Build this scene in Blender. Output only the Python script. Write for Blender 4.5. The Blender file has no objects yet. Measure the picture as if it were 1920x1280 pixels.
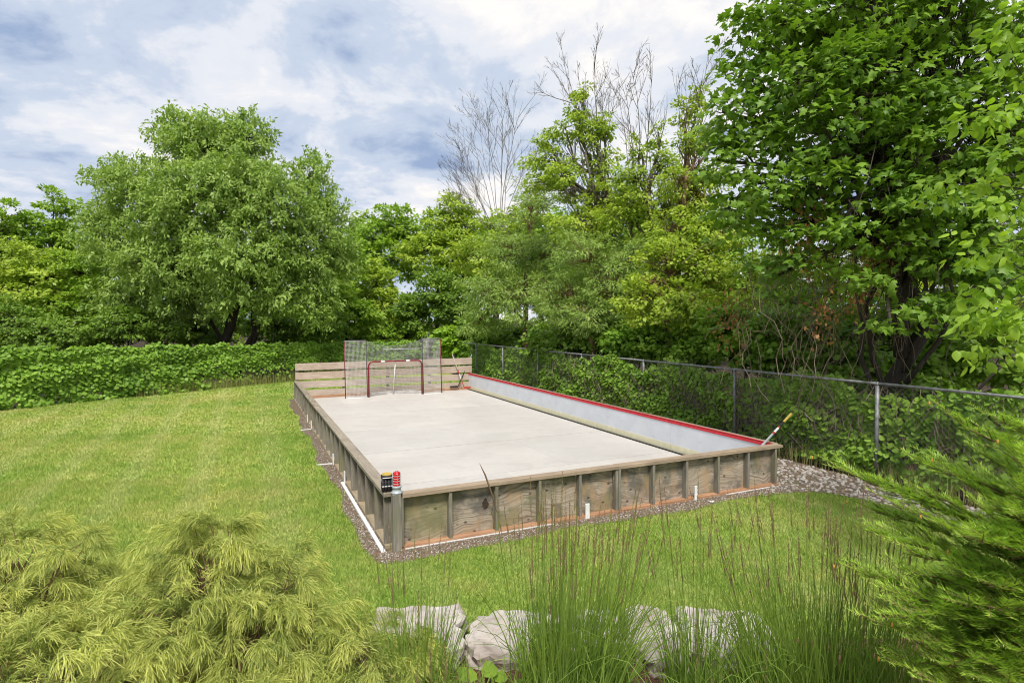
import bpy, math, random
import numpy as np
from mathutils import Vector, Matrix, Quaternion
R = math.radians
rng = np.random.default_rng(7)
random.seed(7)
S = bpy.context.scene
C = S.collection

# ------------------------------------------------------------------ camera, sky, sun, exposure
PITCH, ROLL, FPX, CAMZ = .037, -.0055, 1094.7, 2.6
cam = bpy.data.cameras.new('camera'); camo = bpy.data.objects.new('camera', cam); C.objects.link(camo)
cam.sensor_width = 36; cam.lens = 36 * FPX / 1920; cam.clip_end = 2000; cam.clip_start = .05
camo.matrix_world = Matrix.Translation((0, 0, CAMZ)) @ Matrix.Rotation(math.pi / 2 - PITCH, 4, 'X') @ Matrix.Rotation(ROLL, 4, 'Z')
S.camera = camo
SUN_EL, SUN_AZ = R(56), R(178)          # azimuth clockwise from +Y: high behind the camera
to_sun = Vector((math.sin(SUN_AZ) * math.cos(SUN_EL), math.cos(SUN_AZ) * math.cos(SUN_EL), math.sin(SUN_EL)))
sl = bpy.data.lights.new('sun', 'SUN'); sl.energy = 3.5; sl.angle = R(13); sl.color = (1, .95, .86)
so = bpy.data.objects.new('sun', sl); C.objects.link(so)
so.rotation_mode = 'QUATERNION'; so.rotation_quaternion = to_sun.to_track_quat('Z', 'Y')
so.location = (0, -10, 30)
S.view_settings.view_transform = 'Standard'; S.view_settings.look = 'None'
S.view_settings.exposure = .42; S.view_settings.gamma = 1
S.render.engine = 'CYCLES'
S.cycles.filter_width = 1.05; S.cycles.max_bounces = 7; S.cycles.transparent_max_bounces = 6

def build_world():
    W = bpy.data.worlds.new('World'); S.world = W; W.use_nodes = True
    nt = W.node_tree; N = nt.nodes; L = nt.links; N.clear()
    out = N.new('ShaderNodeOutputWorld'); bg = N.new('ShaderNodeBackground'); bg.inputs[1].default_value = .115
    L.new(bg.outputs[0], out.inputs[0])
    sky = N.new('ShaderNodeTexSky'); sky.sky_type = 'NISHITA'; sky.sun_disc = False
    sky.sun_elevation = SUN_EL; sky.sun_rotation = SUN_AZ; sky.dust_density = 2
    tc = N.new('ShaderNodeTexCoord'); sep = N.new('ShaderNodeSeparateXYZ'); L.new(tc.outputs['Generated'], sep.inputs[0])
    def math_(op, a, b=None):
        n = N.new('ShaderNodeMath'); n.operation = op
        for i, q in enumerate((a, b)):
            if q is None: continue
            if isinstance(q, (int, float)): n.inputs[i].default_value = q
            else: L.new(q, n.inputs[i])
        return n.outputs[0]
    zz = math_('ADD', math_('MAXIMUM', sep.outputs[2], 0), .22)
    cmb = N.new('ShaderNodeCombineXYZ')
    L.new(math_('DIVIDE', sep.outputs[0], zz), cmb.inputs[0]); L.new(math_('DIVIDE', sep.outputs[1], zz), cmb.inputs[1])
    def noise(scale, detail, rough, off, dist=0):
        mp = N.new('ShaderNodeMapping'); mp.inputs['Location'].default_value = off; L.new(cmb.outputs[0], mp.inputs[0])
        n = N.new('ShaderNodeTexNoise'); n.inputs['Scale'].default_value = scale; n.inputs['Detail'].default_value = detail
        n.inputs['Roughness'].default_value = rough; n.inputs['Distortion'].default_value = dist
        L.new(mp.outputs[0], n.inputs['Vector']); return n.outputs[0]
    def ramp(fac, stops):
        r = N.new('ShaderNodeValToRGB'); e = r.color_ramp.elements
        while len(e) < len(stops): e.new(.5)
        for i, (p, c) in enumerate(stops): e[i].position = p; e[i].color = (*c, 1)
        r.color_ramp.interpolation = 'EASE'
        L.new(fac, r.inputs[0]); return r.outputs[0]
    body = noise(1.15, 8, .56, (8.4, 3.3, 1), .35)          # thick and thin cloud
    puffs = noise(3.3, 10, .6, (2.7, 1.2, 4), .3)
    mixn = math_('ADD', math_('MULTIPLY', body, .6), math_('MULTIPLY', puffs, .4))
    col = ramp(mixn, [(.38, (2.2, 2.9, 4.3)), (.475, (3.9, 4.45, 5.4)), (.53, (5.3, 5.5, 5.95)), (.61, (6.8, 6.55, 6.35))])
    cover = ramp(noise(1.7, 8, .55, (1.3, 9.2, 5), .3), [(.27, (0, 0, 0)), (.345, (1, 1, 1))])
    mx = N.new('ShaderNodeMixRGB'); L.new(cover, mx.inputs[0]); L.new(sky.outputs[0], mx.inputs[1]); L.new(col, mx.inputs[2])
    L.new(mx.outputs[0], bg.inputs[0])
build_world()

# ------------------------------------------------------------------ pixel -> place helpers (1920 x 1280 frame)
def ray(px, py):
    a, b = px - 960, py - 640
    c, s = math.cos(ROLL), math.sin(ROLL)
    qx, up = (c * a + s * b) / FPX, -(-s * a + c * b) / FPX
    c, s = math.cos(PITCH), math.sin(PITCH)
    return np.array([qx, c + s * up, -s + c * up])
def P(px, py, y):
    r = ray(px, py); return r * (y / r[1]) + np.array([0, 0, CAMZ])
def G(px, py, z=0):
    r = ray(px, py); return r * ((z - CAMZ) / r[2]) + np.array([0, 0, CAMZ])
YAW = .4268
O2 = np.array([-1.361, 6.599])
WD = np.array([math.cos(YAW), math.sin(YAW)]); DD = np.array([-math.sin(YAW), math.cos(YAW)])
RW, RL, RH = 6.0, 13.8, .635
def uv(u, v, z=0):
    q = O2 + WD * u + DD * v; return np.array([q[0], q[1], z])
def to_uv(xy):
    r = np.asarray(xy)[..., :2] - O2; return r @ WD, r @ DD

# ------------------------------------------------------------------ object helpers
def tag(o, label=None, cat=None, group=None, kind=None):
    if label: o['label'] = label
    if cat: o['category'] = cat
    if group: o['group'] = group
    if kind: o['kind'] = kind
    return o
def empty(name, loc=(0, 0, 0), rz=0, label=None, cat=None, group=None):
    o = bpy.data.objects.new(name, None); C.objects.link(o); o.location = loc; o.rotation_euler = (0, 0, rz)
    o.empty_display_size = .2
    return tag(o, label, cat, group)
def link(name, me, mat=None, parent=None, loc=None):
    o = bpy.data.objects.new(name, me); C.objects.link(o)
    if mat is not None and not me.materials: me.materials.append(mat)
    if parent is not None: o.parent = parent
    if loc is not None: o.location = loc
    return o
class MB:
    def __init__(s): s.v = []; s.f = []
    def box(s, x0, x1, y0, y1, z0, z1, jit=0):
        n = len(s.v)
        for x, y, z in ((x0,y0,z0),(x1,y0,z0),(x1,y1,z0),(x0,y1,z0),(x0,y0,z1),(x1,y0,z1),(x1,y1,z1),(x0,y1,z1)):
            s.v.append((x + random.uniform(-jit, jit), y + random.uniform(-jit, jit), z + random.uniform(-jit, jit)))
        s.f += [tuple(n + k for k in q) for q in ((0,3,2,1),(4,5,6,7),(0,1,5,4),(1,2,6,5),(2,3,7,6),(3,0,4,7))]
        return s
    def bar(s, a, b, w, h, up=(0, 0, 1)):
        a, b = Vector(a), Vector(b); d = (b - a).normalized(); up = Vector(up)
        if abs(d.dot(up)) > .97: up = Vector((1, 0, 0))
        x = d.cross(up).normalized(); y = x.cross(d); n = len(s.v)
        for p in (a, b):
            for i, j in ((-1,-1),(1,-1),(1,1),(-1,1)): s.v.append(tuple(p + x * (i * w / 2) + y * (j * h / 2)))
        s.f += [tuple(n + k for k in q) for q in ((0,1,2,3),(7,6,5,4),(0,4,5,1),(1,5,6,2),(2,6,7,3),(3,7,4,0))]
        return s
    def tube(s, pts, rad, n=6, cap=True):
        pts = [Vector(p) for p in pts]
        if not hasattr(rad, '__len__'): rad = [rad] * len(pts)
        n0 = len(s.v); px = None
        for i, p in enumerate(pts):
            d = (pts[min(i + 1, len(pts) - 1)] - pts[max(i - 1, 0)])
            d = d.normalized() if d.length > 1e-9 else Vector((0, 0, 1))
            if px is None: px = d.orthogonal().normalized()
            px = (px - d * px.dot(d)); px = px.normalized() if px.length > 1e-6 else d.orthogonal().normalized()
            y = d.cross(px)
            for k in range(n):
                a = 2 * math.pi * k / n
                s.v.append(tuple(p + (px * math.cos(a) + y * math.sin(a)) * rad[i]))
        for i in range(len(pts) - 1):
            for k in range(n):
                a, b = n0 + i * n + k, n0 + i * n + (k + 1) % n
                s.f.append((a, b, b + n, a + n))
        if cap:
            s.f.append(tuple(n0 + k for k in reversed(range(n)))); e = n0 + (len(pts) - 1) * n
            s.f.append(tuple(e + k for k in range(n)))
        return s
    def lathe(s, prof, c=(0, 0, 0), n=20):
        n0 = len(s.v)
        for r, z in prof:
            for k in range(n):
                a = 2 * math.pi * k / n; s.v.append((c[0] + r * math.cos(a), c[1] + r * math.sin(a), c[2] + z))
        for i in range(len(prof) - 1):
            for k in range(n):
                a, b = n0 + i * n + k, n0 + i * n + (k + 1) % n; s.f.append((a, b, b + n, a + n))
        s.f.append(tuple(n0 + k for k in reversed(range(n)))); e = n0 + (len(prof) - 1) * n
        s.f.append(tuple(e + k for k in range(n)))
        return s
    def mesh(s, name, smooth=False):
        me = bpy.data.meshes.new(name); me.from_pydata(s.v, [], s.f); me.update()
        if smooth: me.polygons.foreach_set('use_smooth', [True] * len(me.polygons))
        return me
    def build(s, name, mat, parent=None, smooth=False, loc=None):
        return link(name, s.mesh(name, smooth), mat, parent, loc)
def np_mesh(name, V, F, rnd=None, smooth=False):
    """V (n,3); F (m,k) faces of one size; rnd: per-vertex float"""
    me = bpy.data.meshes.new(name); m, k = F.shape
    me.vertices.add(len(V)); me.vertices.foreach_set('co', np.ascontiguousarray(V, dtype=np.float32).ravel())
    me.loops.add(m * k); me.loops.foreach_set('vertex_index', np.ascontiguousarray(F, dtype=np.int32).ravel())
    me.polygons.add(m); me.polygons.foreach_set('loop_start', np.arange(0, m * k, k, dtype=np.int32))
    me.polygons.foreach_set('loop_total', np.full(m, k, dtype=np.int32))
    if smooth: me.polygons.foreach_set('use_smooth', np.ones(m, dtype=bool))
    if rnd is not None:
        at = me.attributes.new('rnd', 'FLOAT', 'POINT'); at.data.foreach_set('value', np.ascontiguousarray(rnd, dtype=np.float32))
    me.update(calc_edges=True); return me
def unit(a): return a / np.maximum(np.linalg.norm(a, axis=-1, keepdims=True), 1e-9)

# ------------------------------------------------------------------ materials
def newmat(name):
    m = bpy.data.materials.new(name); m.use_nodes = True; nt = m.node_tree; nt.nodes.clear()
    return m, nt.nodes, nt.links
class NT:
    def __init__(s, name):
        s.m, s.N, s.L = newmat(name); s.out = s.N.new('ShaderNodeOutputMaterial')
    def node(s, t, **kw):
        n = s.N.new(t)
        for k, v in kw.items(): setattr(n, k, v)
        return n
    def put(s, sock, v):
        if isinstance(v, bpy.types.NodeSocket): s.L.new(v, sock)
        elif isinstance(v, tuple) and len(v) == 3 and sock.type == 'RGBA': sock.default_value = (*v, 1)
        else: sock.default_value = v
    def coord(s, kind='Object', scale=(1, 1, 1), loc=None):
        t = s.node('ShaderNodeTexCoord'); mp = s.node('ShaderNodeMapping'); mp.inputs['Scale'].default_value = scale
        s.L.new(t.outputs[kind], mp.inputs[0])
        if loc is not None: s.put(mp.inputs['Location'], loc)
        return mp.outputs[0]
    def pos(s, scale=(1, 1, 1)):
        g = s.node('ShaderNodeNewGeometry'); mp = s.node('ShaderNodeMapping'); mp.inputs['Scale'].default_value = scale
        s.L.new(g.outputs['Position'], mp.inputs[0]); return mp.outputs[0]
    def noise(s, vec, scale, detail=4, rough=.55, dist=0, out=0):
        n = s.node('ShaderNodeTexNoise'); n.inputs['Scale'].default_value = scale; n.inputs['Detail'].default_value = detail
        n.inputs['Roughness'].default_value = rough; n.inputs['Distortion'].default_value = dist
        s.L.new(vec, n.inputs['Vector']); return n.outputs[out]
    def ramp(s, fac, stops):
        r = s.node('ShaderNodeValToRGB'); e = r.color_ramp.elements
        while len(e) < len(stops): e.new(.5)
        for i, (p, c) in enumerate(stops):
            e[i].position = p; c = c if isinstance(c, tuple) else (c, c, c); e[i].color = (*c, 1)
        s.L.new(fac, r.inputs[0]); return r.outputs[0]
    def mix(s, f, a, b, mode='MIX'):
        n = s.node('ShaderNodeMixRGB', blend_type=mode); s.put(n.inputs[0], f); s.put(n.inputs[1], a); s.put(n.inputs[2], b); return n.outputs[0]
    def math(s, op, a, b=None):
        n = s.node('ShaderNodeMath', operation=op); s.put(n.inputs[0], a)
        if b is not None: s.put(n.inputs[1], b)
        return n.outputs[0]
    def objrand(s): return s.node('ShaderNodeObjectInfo').outputs['Random']
    def attr(s, nm): return s.node('ShaderNodeAttribute', attribute_name=nm).outputs['Fac']
    def surf(s, col, rough=.6, metal=0, bump=None, bstr=.3, bdist=.01, spec=.4):
        b = s.node('ShaderNodeBsdfPrincipled'); s.put(b.inputs['Base Color'], col); s.put(b.inputs['Roughness'], rough)
        s.put(b.inputs['Metallic'], metal); b.inputs['Specular IOR Level'].default_value = spec
        if bump is not None:
            bp = s.node('ShaderNodeBump'); bp.inputs['Strength'].default_value = bstr; bp.inputs['Distance'].default_value = bdist
            s.L.new(bump, bp.inputs['Height']); s.L.new(bp.outputs[0], b.inputs['Normal'])
        s.L.new(b.outputs[0], s.out.inputs[0]); s.b = b; return s.m
def leaf_mat(name, dark, light, trans=.36, rough=.5, tint=None, nscale=.8, spec=.3, k=1.45):
    dark, light, tint = [tuple(q * k for q in c) for c in (dark, light, tint or light)]
    t = NT(name); f = t.attr('rnd')
    col = t.mix(f, dark, light)
    n = t.noise(t.pos(), nscale, 3)
    col = t.mix(t.ramp(n, [(.35, 0.0), (.68, 1.0)]), col, t.mix(.55, col, tint or light))
    b = t.node('ShaderNodeBsdfPrincipled'); t.put(b.inputs['Base Color'], col); b.inputs['Roughness'].default_value = rough
    b.inputs['Specular IOR Level'].default_value = spec
    tr = t.node('ShaderNodeBsdfTranslucent')
    t.put(tr.inputs[0], t.mix(1.0, col, (1.25, 1.3, .6), 'MULTIPLY'))
    ms = t.node('ShaderNodeMixShader'); ms.inputs[0].default_value = trans
    t.L.new(b.outputs[0], ms.inputs[1]); t.L.new(tr.outputs[0], ms.inputs[2]); t.L.new(ms.outputs[0], t.out.inputs[0])
    return t.m
def wood_mat(name, c0, c1, c2, axis=2, scale=1.0, knots=.6, algae=None, rough=.8):
    """weathered timber: grain runs along axis (0,1,2)"""
    t = NT(name); r = t.objrand()
    off = t.node('ShaderNodeCombineXYZ'); t.L.new(t.math('MULTIPLY', r, 37.0), off.inputs[0]); t.L.new(t.math('MULTIPLY', r, 91.0), off.inputs[1]); t.L.new(t.math('MULTIPLY', r, 53.0), off.inputs[2])
    sc = [9 * scale] * 3; sc[axis] = 1.1 * scale
    v = t.coord('Object', tuple(sc), off.outputs[0])
    g = t.noise(v, 2.2, 7, .65, 1.2)
    col = t.ramp(g, [(.28, c0), (.5, c1), (.72, c2)])
    big = t.noise(t.coord('Object', (1.6, 1.6, 1.6), off.outputs[0]), 1.3, 4, .6)
    col = t.mix(t.ramp(big, [(.38, .45), (.62, 0.0)]), col, c0)
    col = t.mix(t.math('MULTIPLY', r, .35), col, (c2[0] * .8, c2[1] * .85, c2[2] * .9))
    if algae:
        col = t.mix(t.ramp(t.noise(t.coord('Object', (1, 1, .8), off.outputs[0]), 2.0, 5), [(.5, 0.0), (.68, .6)]), col, algae)
    return t.surf(col, rough, bump=g, bstr=.35, bdist=.004, spec=.2)
def plain_mat(name, col, rough=.5, metal=0, var=.12, nscale=6, spec=.4):
    t = NT(name); n = t.noise(t.coord('Object'), nscale, 5)
    dk = tuple(c * (1 - var * 2) for c in col); lt = tuple(min(1, c * (1 + var)) for c in col)
    return t.surf(t.ramp(n, [(.3, dk), (.7, lt)]), rough, metal, bump=n, bstr=.08, bdist=.003, spec=spec)
def ply_mat():
    t = NT('weathered_plywood'); r = t.objrand()
    off = t.node('ShaderNodeCombineXYZ')
    for i, k in enumerate((41.0, 7.0, 63.0)): t.L.new(t.math('MULTIPLY', r, k), off.inputs[i])
    warp = t.noise(t.coord('Object', (1.2, 1, 1.7), off.outputs[0]), 1.3, 2, .5)
    v = t.coord('Object', (1, 1, 1), off.outputs[0])
    sep = t.node('ShaderNodeSeparateXYZ'); t.L.new(v, sep.inputs[0])
    h = t.math('ADD', t.math('MULTIPLY', sep.outputs[2], 1.0), t.math('MULTIPLY', warp, .42))
    sv = t.node('ShaderNodeCombineXYZ'); t.L.new(t.math('MULTIPLY', sep.outputs[0], .5), sv.inputs[0]); t.L.new(t.math('MULTIPLY', h, 34.0), sv.inputs[2])
    g = t.noise(sv.outputs[0], 1.7, 5, .6)
    col = t.ramp(g, [(.3, (.11, .085, .065)), (.43, (.27, .22, .165)), (.52, (.385, .325, .255)), (.68, (.47, .42, .35))])
    big = t.noise(t.coord('Object', (1, 1, 1), off.outputs[0]), 3.2, 5, .6)
    col = t.mix(t.ramp(big, [(.45, 0.0), (.6, .85)]), col, (.12, .112, .10))
    tan = t.noise(t.coord('Object', (2.2, 1, .9), off.outputs[0]), 2.1, 4, .55)
    col = t.mix(t.ramp(tan, [(.52, 0.0), (.66, .6)]), col, (.42, .28, .16))
    alg = t.noise(t.coord('Object', (1.3, 1, .8), off.outputs[0]), 1.6, 4, .55)
    col = t.mix(t.ramp(alg, [(.53, 0.0), (.68, .55)]), col, (.25, .24, .10))
    vo = t.node('ShaderNodeTexVoronoi'); vo.inputs['Scale'].default_value = 5.5; vo.inputs['Randomness'].default_value = 1
    t.L.new(t.coord('Object', (1, 1, 1.5), off.outputs[0]), vo.inputs['Vector'])
    col = t.mix(t.ramp(vo.outputs['Distance'], [(.07, .9), (.16, 0.0)]), col, (.07, .05, .035))
    return t.surf(col, .85, bump=g, bstr=.5, bdist=.004, spec=.15)
M = {}
M['ply'] = ply_mat()
M['stud'] = wood_mat('weathered_stud', (.09, .08, .065), (.22, .195, .155), (.37, .335, .28), 2, algae=(.2, .2, .1))
M['plate'] = wood_mat('weathered_plate', (.15, .11, .075), (.32, .23, .155), (.46, .36, .26), 0)
M['plateY'] = wood_mat('weathered_plate_long', (.14, .115, .085), (.29, .24, .18), (.42, .36, .28), 1)
M['sill'] = wood_mat('sill_timber', (.22, .11, .06), (.42, .23, .13), (.52, .33, .21), 0)
M['sillY'] = wood_mat('sill_timber_long', (.2, .15, .09), (.34, .27, .18), (.42, .35, .25), 1)
M['plank'] = wood_mat('back_plank', (.3, .22, .16), (.48, .38, .3), (.6, .51, .43), 0)
def mk_hdpe():
    t = NT('white_rink_board'); v = t.coord('Object'); n = t.noise(v, 2.2, 4); sc = t.noise(t.coord('Object', (1, .35, 2.5)), 9, 6, .7, 1.0)
    c = t.ramp(n, [(.3, (.55, .575, .61)), (.7, (.65, .67, .70))]); c = t.mix(t.ramp(sc, [(.62, 0.0), (.7, .45)]), c, (.30, .30, .31))
    return t.surf(c, .4, bump=n, bstr=.1, bdist=.01)
M['hdpe'] = mk_hdpe()
M['kick'] = plain_mat('yellow_kick_strip', (.66, .62, .42), .4, var=.06, nscale=7)
M['red'] = plain_mat('red_rail', (.62, .02, .035), .35, var=.1)
M['black'] = plain_mat('black_rubber', (.02, .02, .022), .6)
M['white'] = plain_mat('white_plastic', (.76, .77, .77), .4, var=.06)
M['galv'] = plain_mat('galvanised_steel', (.27, .275, .28), .6, .45, var=.25, nscale=14)
M['wire'] = plain_mat('dull_fence_wire', (.16, .155, .145), .6, .3)
M['redmetal'] = plain_mat('red_painted_pipe', (.22, .012, .026), .35, var=.12)
M['greypipe'] = plain_mat('dark_grey_pipe', (.06, .055, .055), .45)
M['maroon'] = plain_mat('dark_maroon_pipe', (.14, .012, .022), .4)
M['net'] = plain_mat('white_net_cord', (.62, .60, .58), .8)
M['greynet'] = plain_mat('grey_net_cord', (.34, .33, .33), .8)
M['bark'] = wood_mat('tree_bark', (.028, .022, .017), (.06, .048, .036), (.11, .09, .07), 2, 1.4)
M['palebark'] = wood_mat('pale_bark', (.07, .055, .045), (.13, .105, .085), (.2, .17, .14), 2, 1.4)
M['deadwood'] = wood_mat('dead_wood', (.075, .062, .05), (.14, .118, .098), (.22, .19, .16), 2, 1.4)
M['tanbark'] = wood_mat('tan_bark', (.10, .06, .03), (.2, .12, .06), (.28, .19, .11), 2, 1.4)
M['drytwig'] = wood_mat('dry_twig', (.10, .07, .05), (.2, .15, .11), (.3, .24, .18), 2, 2)

# ------------------------------------------------------------------ ground
def lawn_colour(t):
    p = t.pos()
    a = t.noise(p, .42, 6, .68); b = t.noise(p, 2.4, 5, .68); c = t.noise(t.pos((1, 1, 1)), 22, 3, .6)
    col = t.ramp(a, [(.36, (.24, .37, .064)), (.5, (.355, .44, .10)), (.64, (.47, .48, .155))])
    col = t.mix(t.ramp(b, [(.5, 0.0), (.74, .5)]), col, (.52, .45, .20))
    col = t.mix(t.ramp(b, [(.3, .45), (.46, 0.0)]), col, (.155, .27, .048))
    # mower passes run beside the rink; the turf is lusher close to the boards
    dp = t.node('ShaderNodeVectorMath', operation='DOT_PRODUCT'); t.L.new(p, dp.inputs[0]); dp.inputs[1].default_value = (WD[0], WD[1], 0)
    u = t.math('ADD', t.math('ADD', dp.outputs['Value'], -float(O2 @ WD)), t.math('MULTIPLY', a, .5))
    col = t.mix(t.math('MULTIPLY', t.ramp(t.math('ADD', t.math('MULTIPLY', t.math('SINE', t.math('MULTIPLY', u, 5.6)), .5), .5), [(.55, 0.0), (.95, 1.0)]), .34), col, (.52, .54, .24))
    lush = t.math('MULTIPLY', t.ramp(t.math('ADD', t.math('MULTIPLY', u, .25), .55), [(.12, 0.0), (.42, 1.0)]), t.ramp(b, [(.35, .8), (.62, .25)]))
    col = t.mix(t.math('MULTIPLY', lush, .8), col, (.205, .345, .056))
    return t.mix(t.ramp(c, [(.3, .2), (.6, 0.0)]), col, (.17, .225, .045))
def mk_lawn():
    t = NT('lawn_turf'); col = lawn_colour(t); n = t.noise(t.pos(), 45, 4)
    return t.surf(t.mix(.25, col, (.24, .22, .06)), .95, bump=n, bstr=.6, bdist=.02, spec=.05)
def mk_blade():
    t = NT('lawn_blades'); col = lawn_colour(t); r = t.attr('rnd')
    col = t.mix(1.0, col, t.ramp(r, [(0, (.8, .86, .7)), (.5, (1, 1, 1)), (1, (1.15, 1.1, 1.05))]), 'MULTIPLY')
    b = t.node('ShaderNodeBsdfPrincipled'); t.put(b.inputs['Base Color'], col); b.inputs['Roughness'].default_value = .6; b.inputs['Specular IOR Level'].default_value = .2
    tr = t.node('ShaderNodeBsdfTranslucent'); t.put(tr.inputs[0], col)
    ms = t.node('ShaderNodeMixShader'); ms.inputs[0].default_value = .3
    t.L.new(b.outputs[0], ms.inputs[1]); t.L.new(tr.outputs[0], ms.inputs[2]); t.L.new(ms.outputs[0], t.out.inputs[0]); return t.m
def mk_soil(name, cols, sc):
    t = NT(name); n = t.noise(t.pos(), sc, 6, .7); v = t.node('ShaderNodeTexVoronoi'); v.inputs['Scale'].default_value = sc * 2.2
    t.L.new(t.pos(), v.inputs['Vector'])
    col = t.ramp(n, [(.3, cols[0]), (.5, cols[1]), (.7, cols[2])])
    col = t.mix(.35, col, t.mix(1.0, col, v.outputs['Color'], 'MULTIPLY'))
    return t.surf(col, .95, bump=v.outputs['Distance'], bstr=.7, bdist=.02, spec=.1)
M['lawn'] = mk_lawn(); M['blade'] = mk_blade()
M['gravel'] = mk_soil('pea_gravel', ((.09, .065, .045), (.21, .16, .115), (.34, .285, .23)), 22)
M['soil'] = mk_soil('woodland_soil', ((.03, .022, .014), (.06, .045, .03), (.10, .075, .05)), 8)
M['mulch'] = mk_soil('bed_mulch', ((.07, .035, .022), (.15, .08, .05), (.24, .15, .10)), 18)

def sheet(name, pts, z, mat, kind='structure'):
    m = MB(); m.v = [(p[0], p[1], z) for p in pts]; m.f = [tuple(range(len(pts)))]
    o = m.build(name, mat); o['kind'] = kind; return o
def grid_sheet(name, x0, x1, y0, y1, nx, ny, zf, mat):
    xs = np.linspace(x0, x1, nx); ys = np.linspace(y0, y1, ny); X, Y = np.meshgrid(xs, ys); Z = zf(X, Y)
    V = np.stack([X, Y, Z], -1).reshape(-1, 3); i = np.arange((ny - 1) * (nx - 1)); a = (i // (nx - 1)) * nx + i % (nx - 1)
    o = link(name, np_mesh(name, V, np.stack([a, a + 1, a + 1 + nx, a + nx], -1), smooth=True), mat); o['kind'] = 'structure'; return o
lawn = grid_sheet('lawn', -900, 900, -300, 1500, 10, 10, lambda X, Y: 0 * X, M['lawn'])
# edge of the gravel border round the rink, as (u, v) outline
def gravel_outline():
    o = []
    for v in np.linspace(RL + .3, -.35, 60): o.append((-.3 - .04 * math.sin(v * 1.7) - .03 * math.sin(v * 4.1 + 1), v))
    o += [(-.2, -.42), (.1, -.45)]
    for u in np.linspace(.4, 5.2, 30): o.append((u, -.38 - .05 * math.sin(u * 2.1) - .03 * math.sin(u * 5 + .6)))
    o += [(5.6, -.42), (6.0, -.5), (6.3, -.72), (6.45, -1.1), (6.5, -1.7), (6.45, -2.4), (6.35, -3.2), (6.3, -5)]
    o += [(7.5, -5), (7.5, RL + .3)]
    return np.array(o)
GO = gravel_outline()
def inside(poly, x, y):
    r = np.zeros(x.shape, bool); n = len(poly)
    for i in range(n):
        x0, y0 = poly[i]; x1, y1 = poly[(i + 1) % n]
        if y0 == y1: continue
        c = (y0 > y) != (y1 > y)
        r ^= c & (x < (x1 - x0) * (y - y0) / (y1 - y0) + x0)
    return r
sheet('gravel_border', [uv(u, v) for u, v in GO], .006, M['gravel'])
# hedge line on the left and the corner where it meets the fence on the right
HA, HB = np.array([-15.3, 17.4]), np.array([-9.6, 25.55]); HD = (HB - HA) / np.linalg.norm(HB - HA); HN = np.array([HD[1], -HD[0]])
FU = 7.6                                    # fence line, metres to the right of the rink's left boards
CV = 24.9; CORNER = uv(FU, CV)
woods = [uv(FU - .1, -30), uv(FU - .1, CV), np.array([*(HA - HD * 45), 0]), np.array([-400, 200, 0]), np.array([-400, 900, 0]), np.array([500, 900, 0]), np.array([500, -30, 0])]
sheet('woodland_floor', woods, .004, M['soil'])
grid_sheet('garden_bed', -6, 6, -1.5, 4.72, 60, 40, lambda X, Y: np.where(Y > 4.65, -.05, .05 + .16 * np.clip((4.4 - Y) / 2.4, 0, 1.6) + .015 * np.sin(X * 7) * np.sin(Y * 9)), M['mulch'])
def bed_z(y): return .05 + .16 * min(max((4.4 - y) / 2.4, 0), 1.6)

# lawn blades: real geometry, denser near the camera
def make_blades():
    Vs, Rn = [], []
    for (d0, d1, dens, wid, hgt) in ((4.4, 6.8, 5200, .0045, .05), (6.8, 9.5, 3200, .006, .05), (9.5, 13.5, 1400, .009, .05), (13.5, 20, 520, .015, .05), (20, 27, 220, .022, .05)):
        x0, x1 = -d1 * .93, d1 * .72; n = int((x1 - x0) * (d1 - d0) * dens)
        x = rng.uniform(x0, x1, n); y = rng.uniform(d0, d1, n)
        u, v = to_uv(np.stack([x, y], -1))
        ok = ~inside(GO, u + rng.normal(0, .02, n), v + rng.normal(0, .02, n)) & ~((u > 0) & (u < RW) & (v > 0) & (v < RL + .1)) & (u < FU - .1)
        ok &= ((np.stack([x, y], -1) - HA) @ HN > .25) & (x > -y * .93 - .3) & (x < y * .93 + .3)
        x, y = x[ok], y[ok]; n = len(x)
        a = rng.uniform(0, 2 * math.pi, n); h = hgt * rng.uniform(.5, 1.15, n); w = wid * rng.uniform(.7, 1.3, n)
        lean = rng.uniform(.1, .8, n) * h; la = rng.uniform(0, 2 * math.pi, n)
        b = np.stack([x, y, np.zeros(n)], -1); s = np.stack([np.cos(a) * w, np.sin(a) * w, np.zeros(n)], -1)
        tip = b + np.stack([np.cos(la) * lean, np.sin(la) * lean, h], -1)
        Vs.append(np.stack([b - s, b + s, tip], 1).reshape(-1, 3)); Rn.append(np.repeat(rng.uniform(0, 1, n), 3))
    V = np.concatenate(Vs); F = np.arange(len(V)).reshape(-1, 3)
    o = link('lawn_grass', np_mesh('lawn_grass', V, F, np.concatenate(Rn)), M['blade'])
    tag(o, 'short mown yellow-green lawn grass around the rink', 'grass', kind='stuff')
make_blades()

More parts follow.
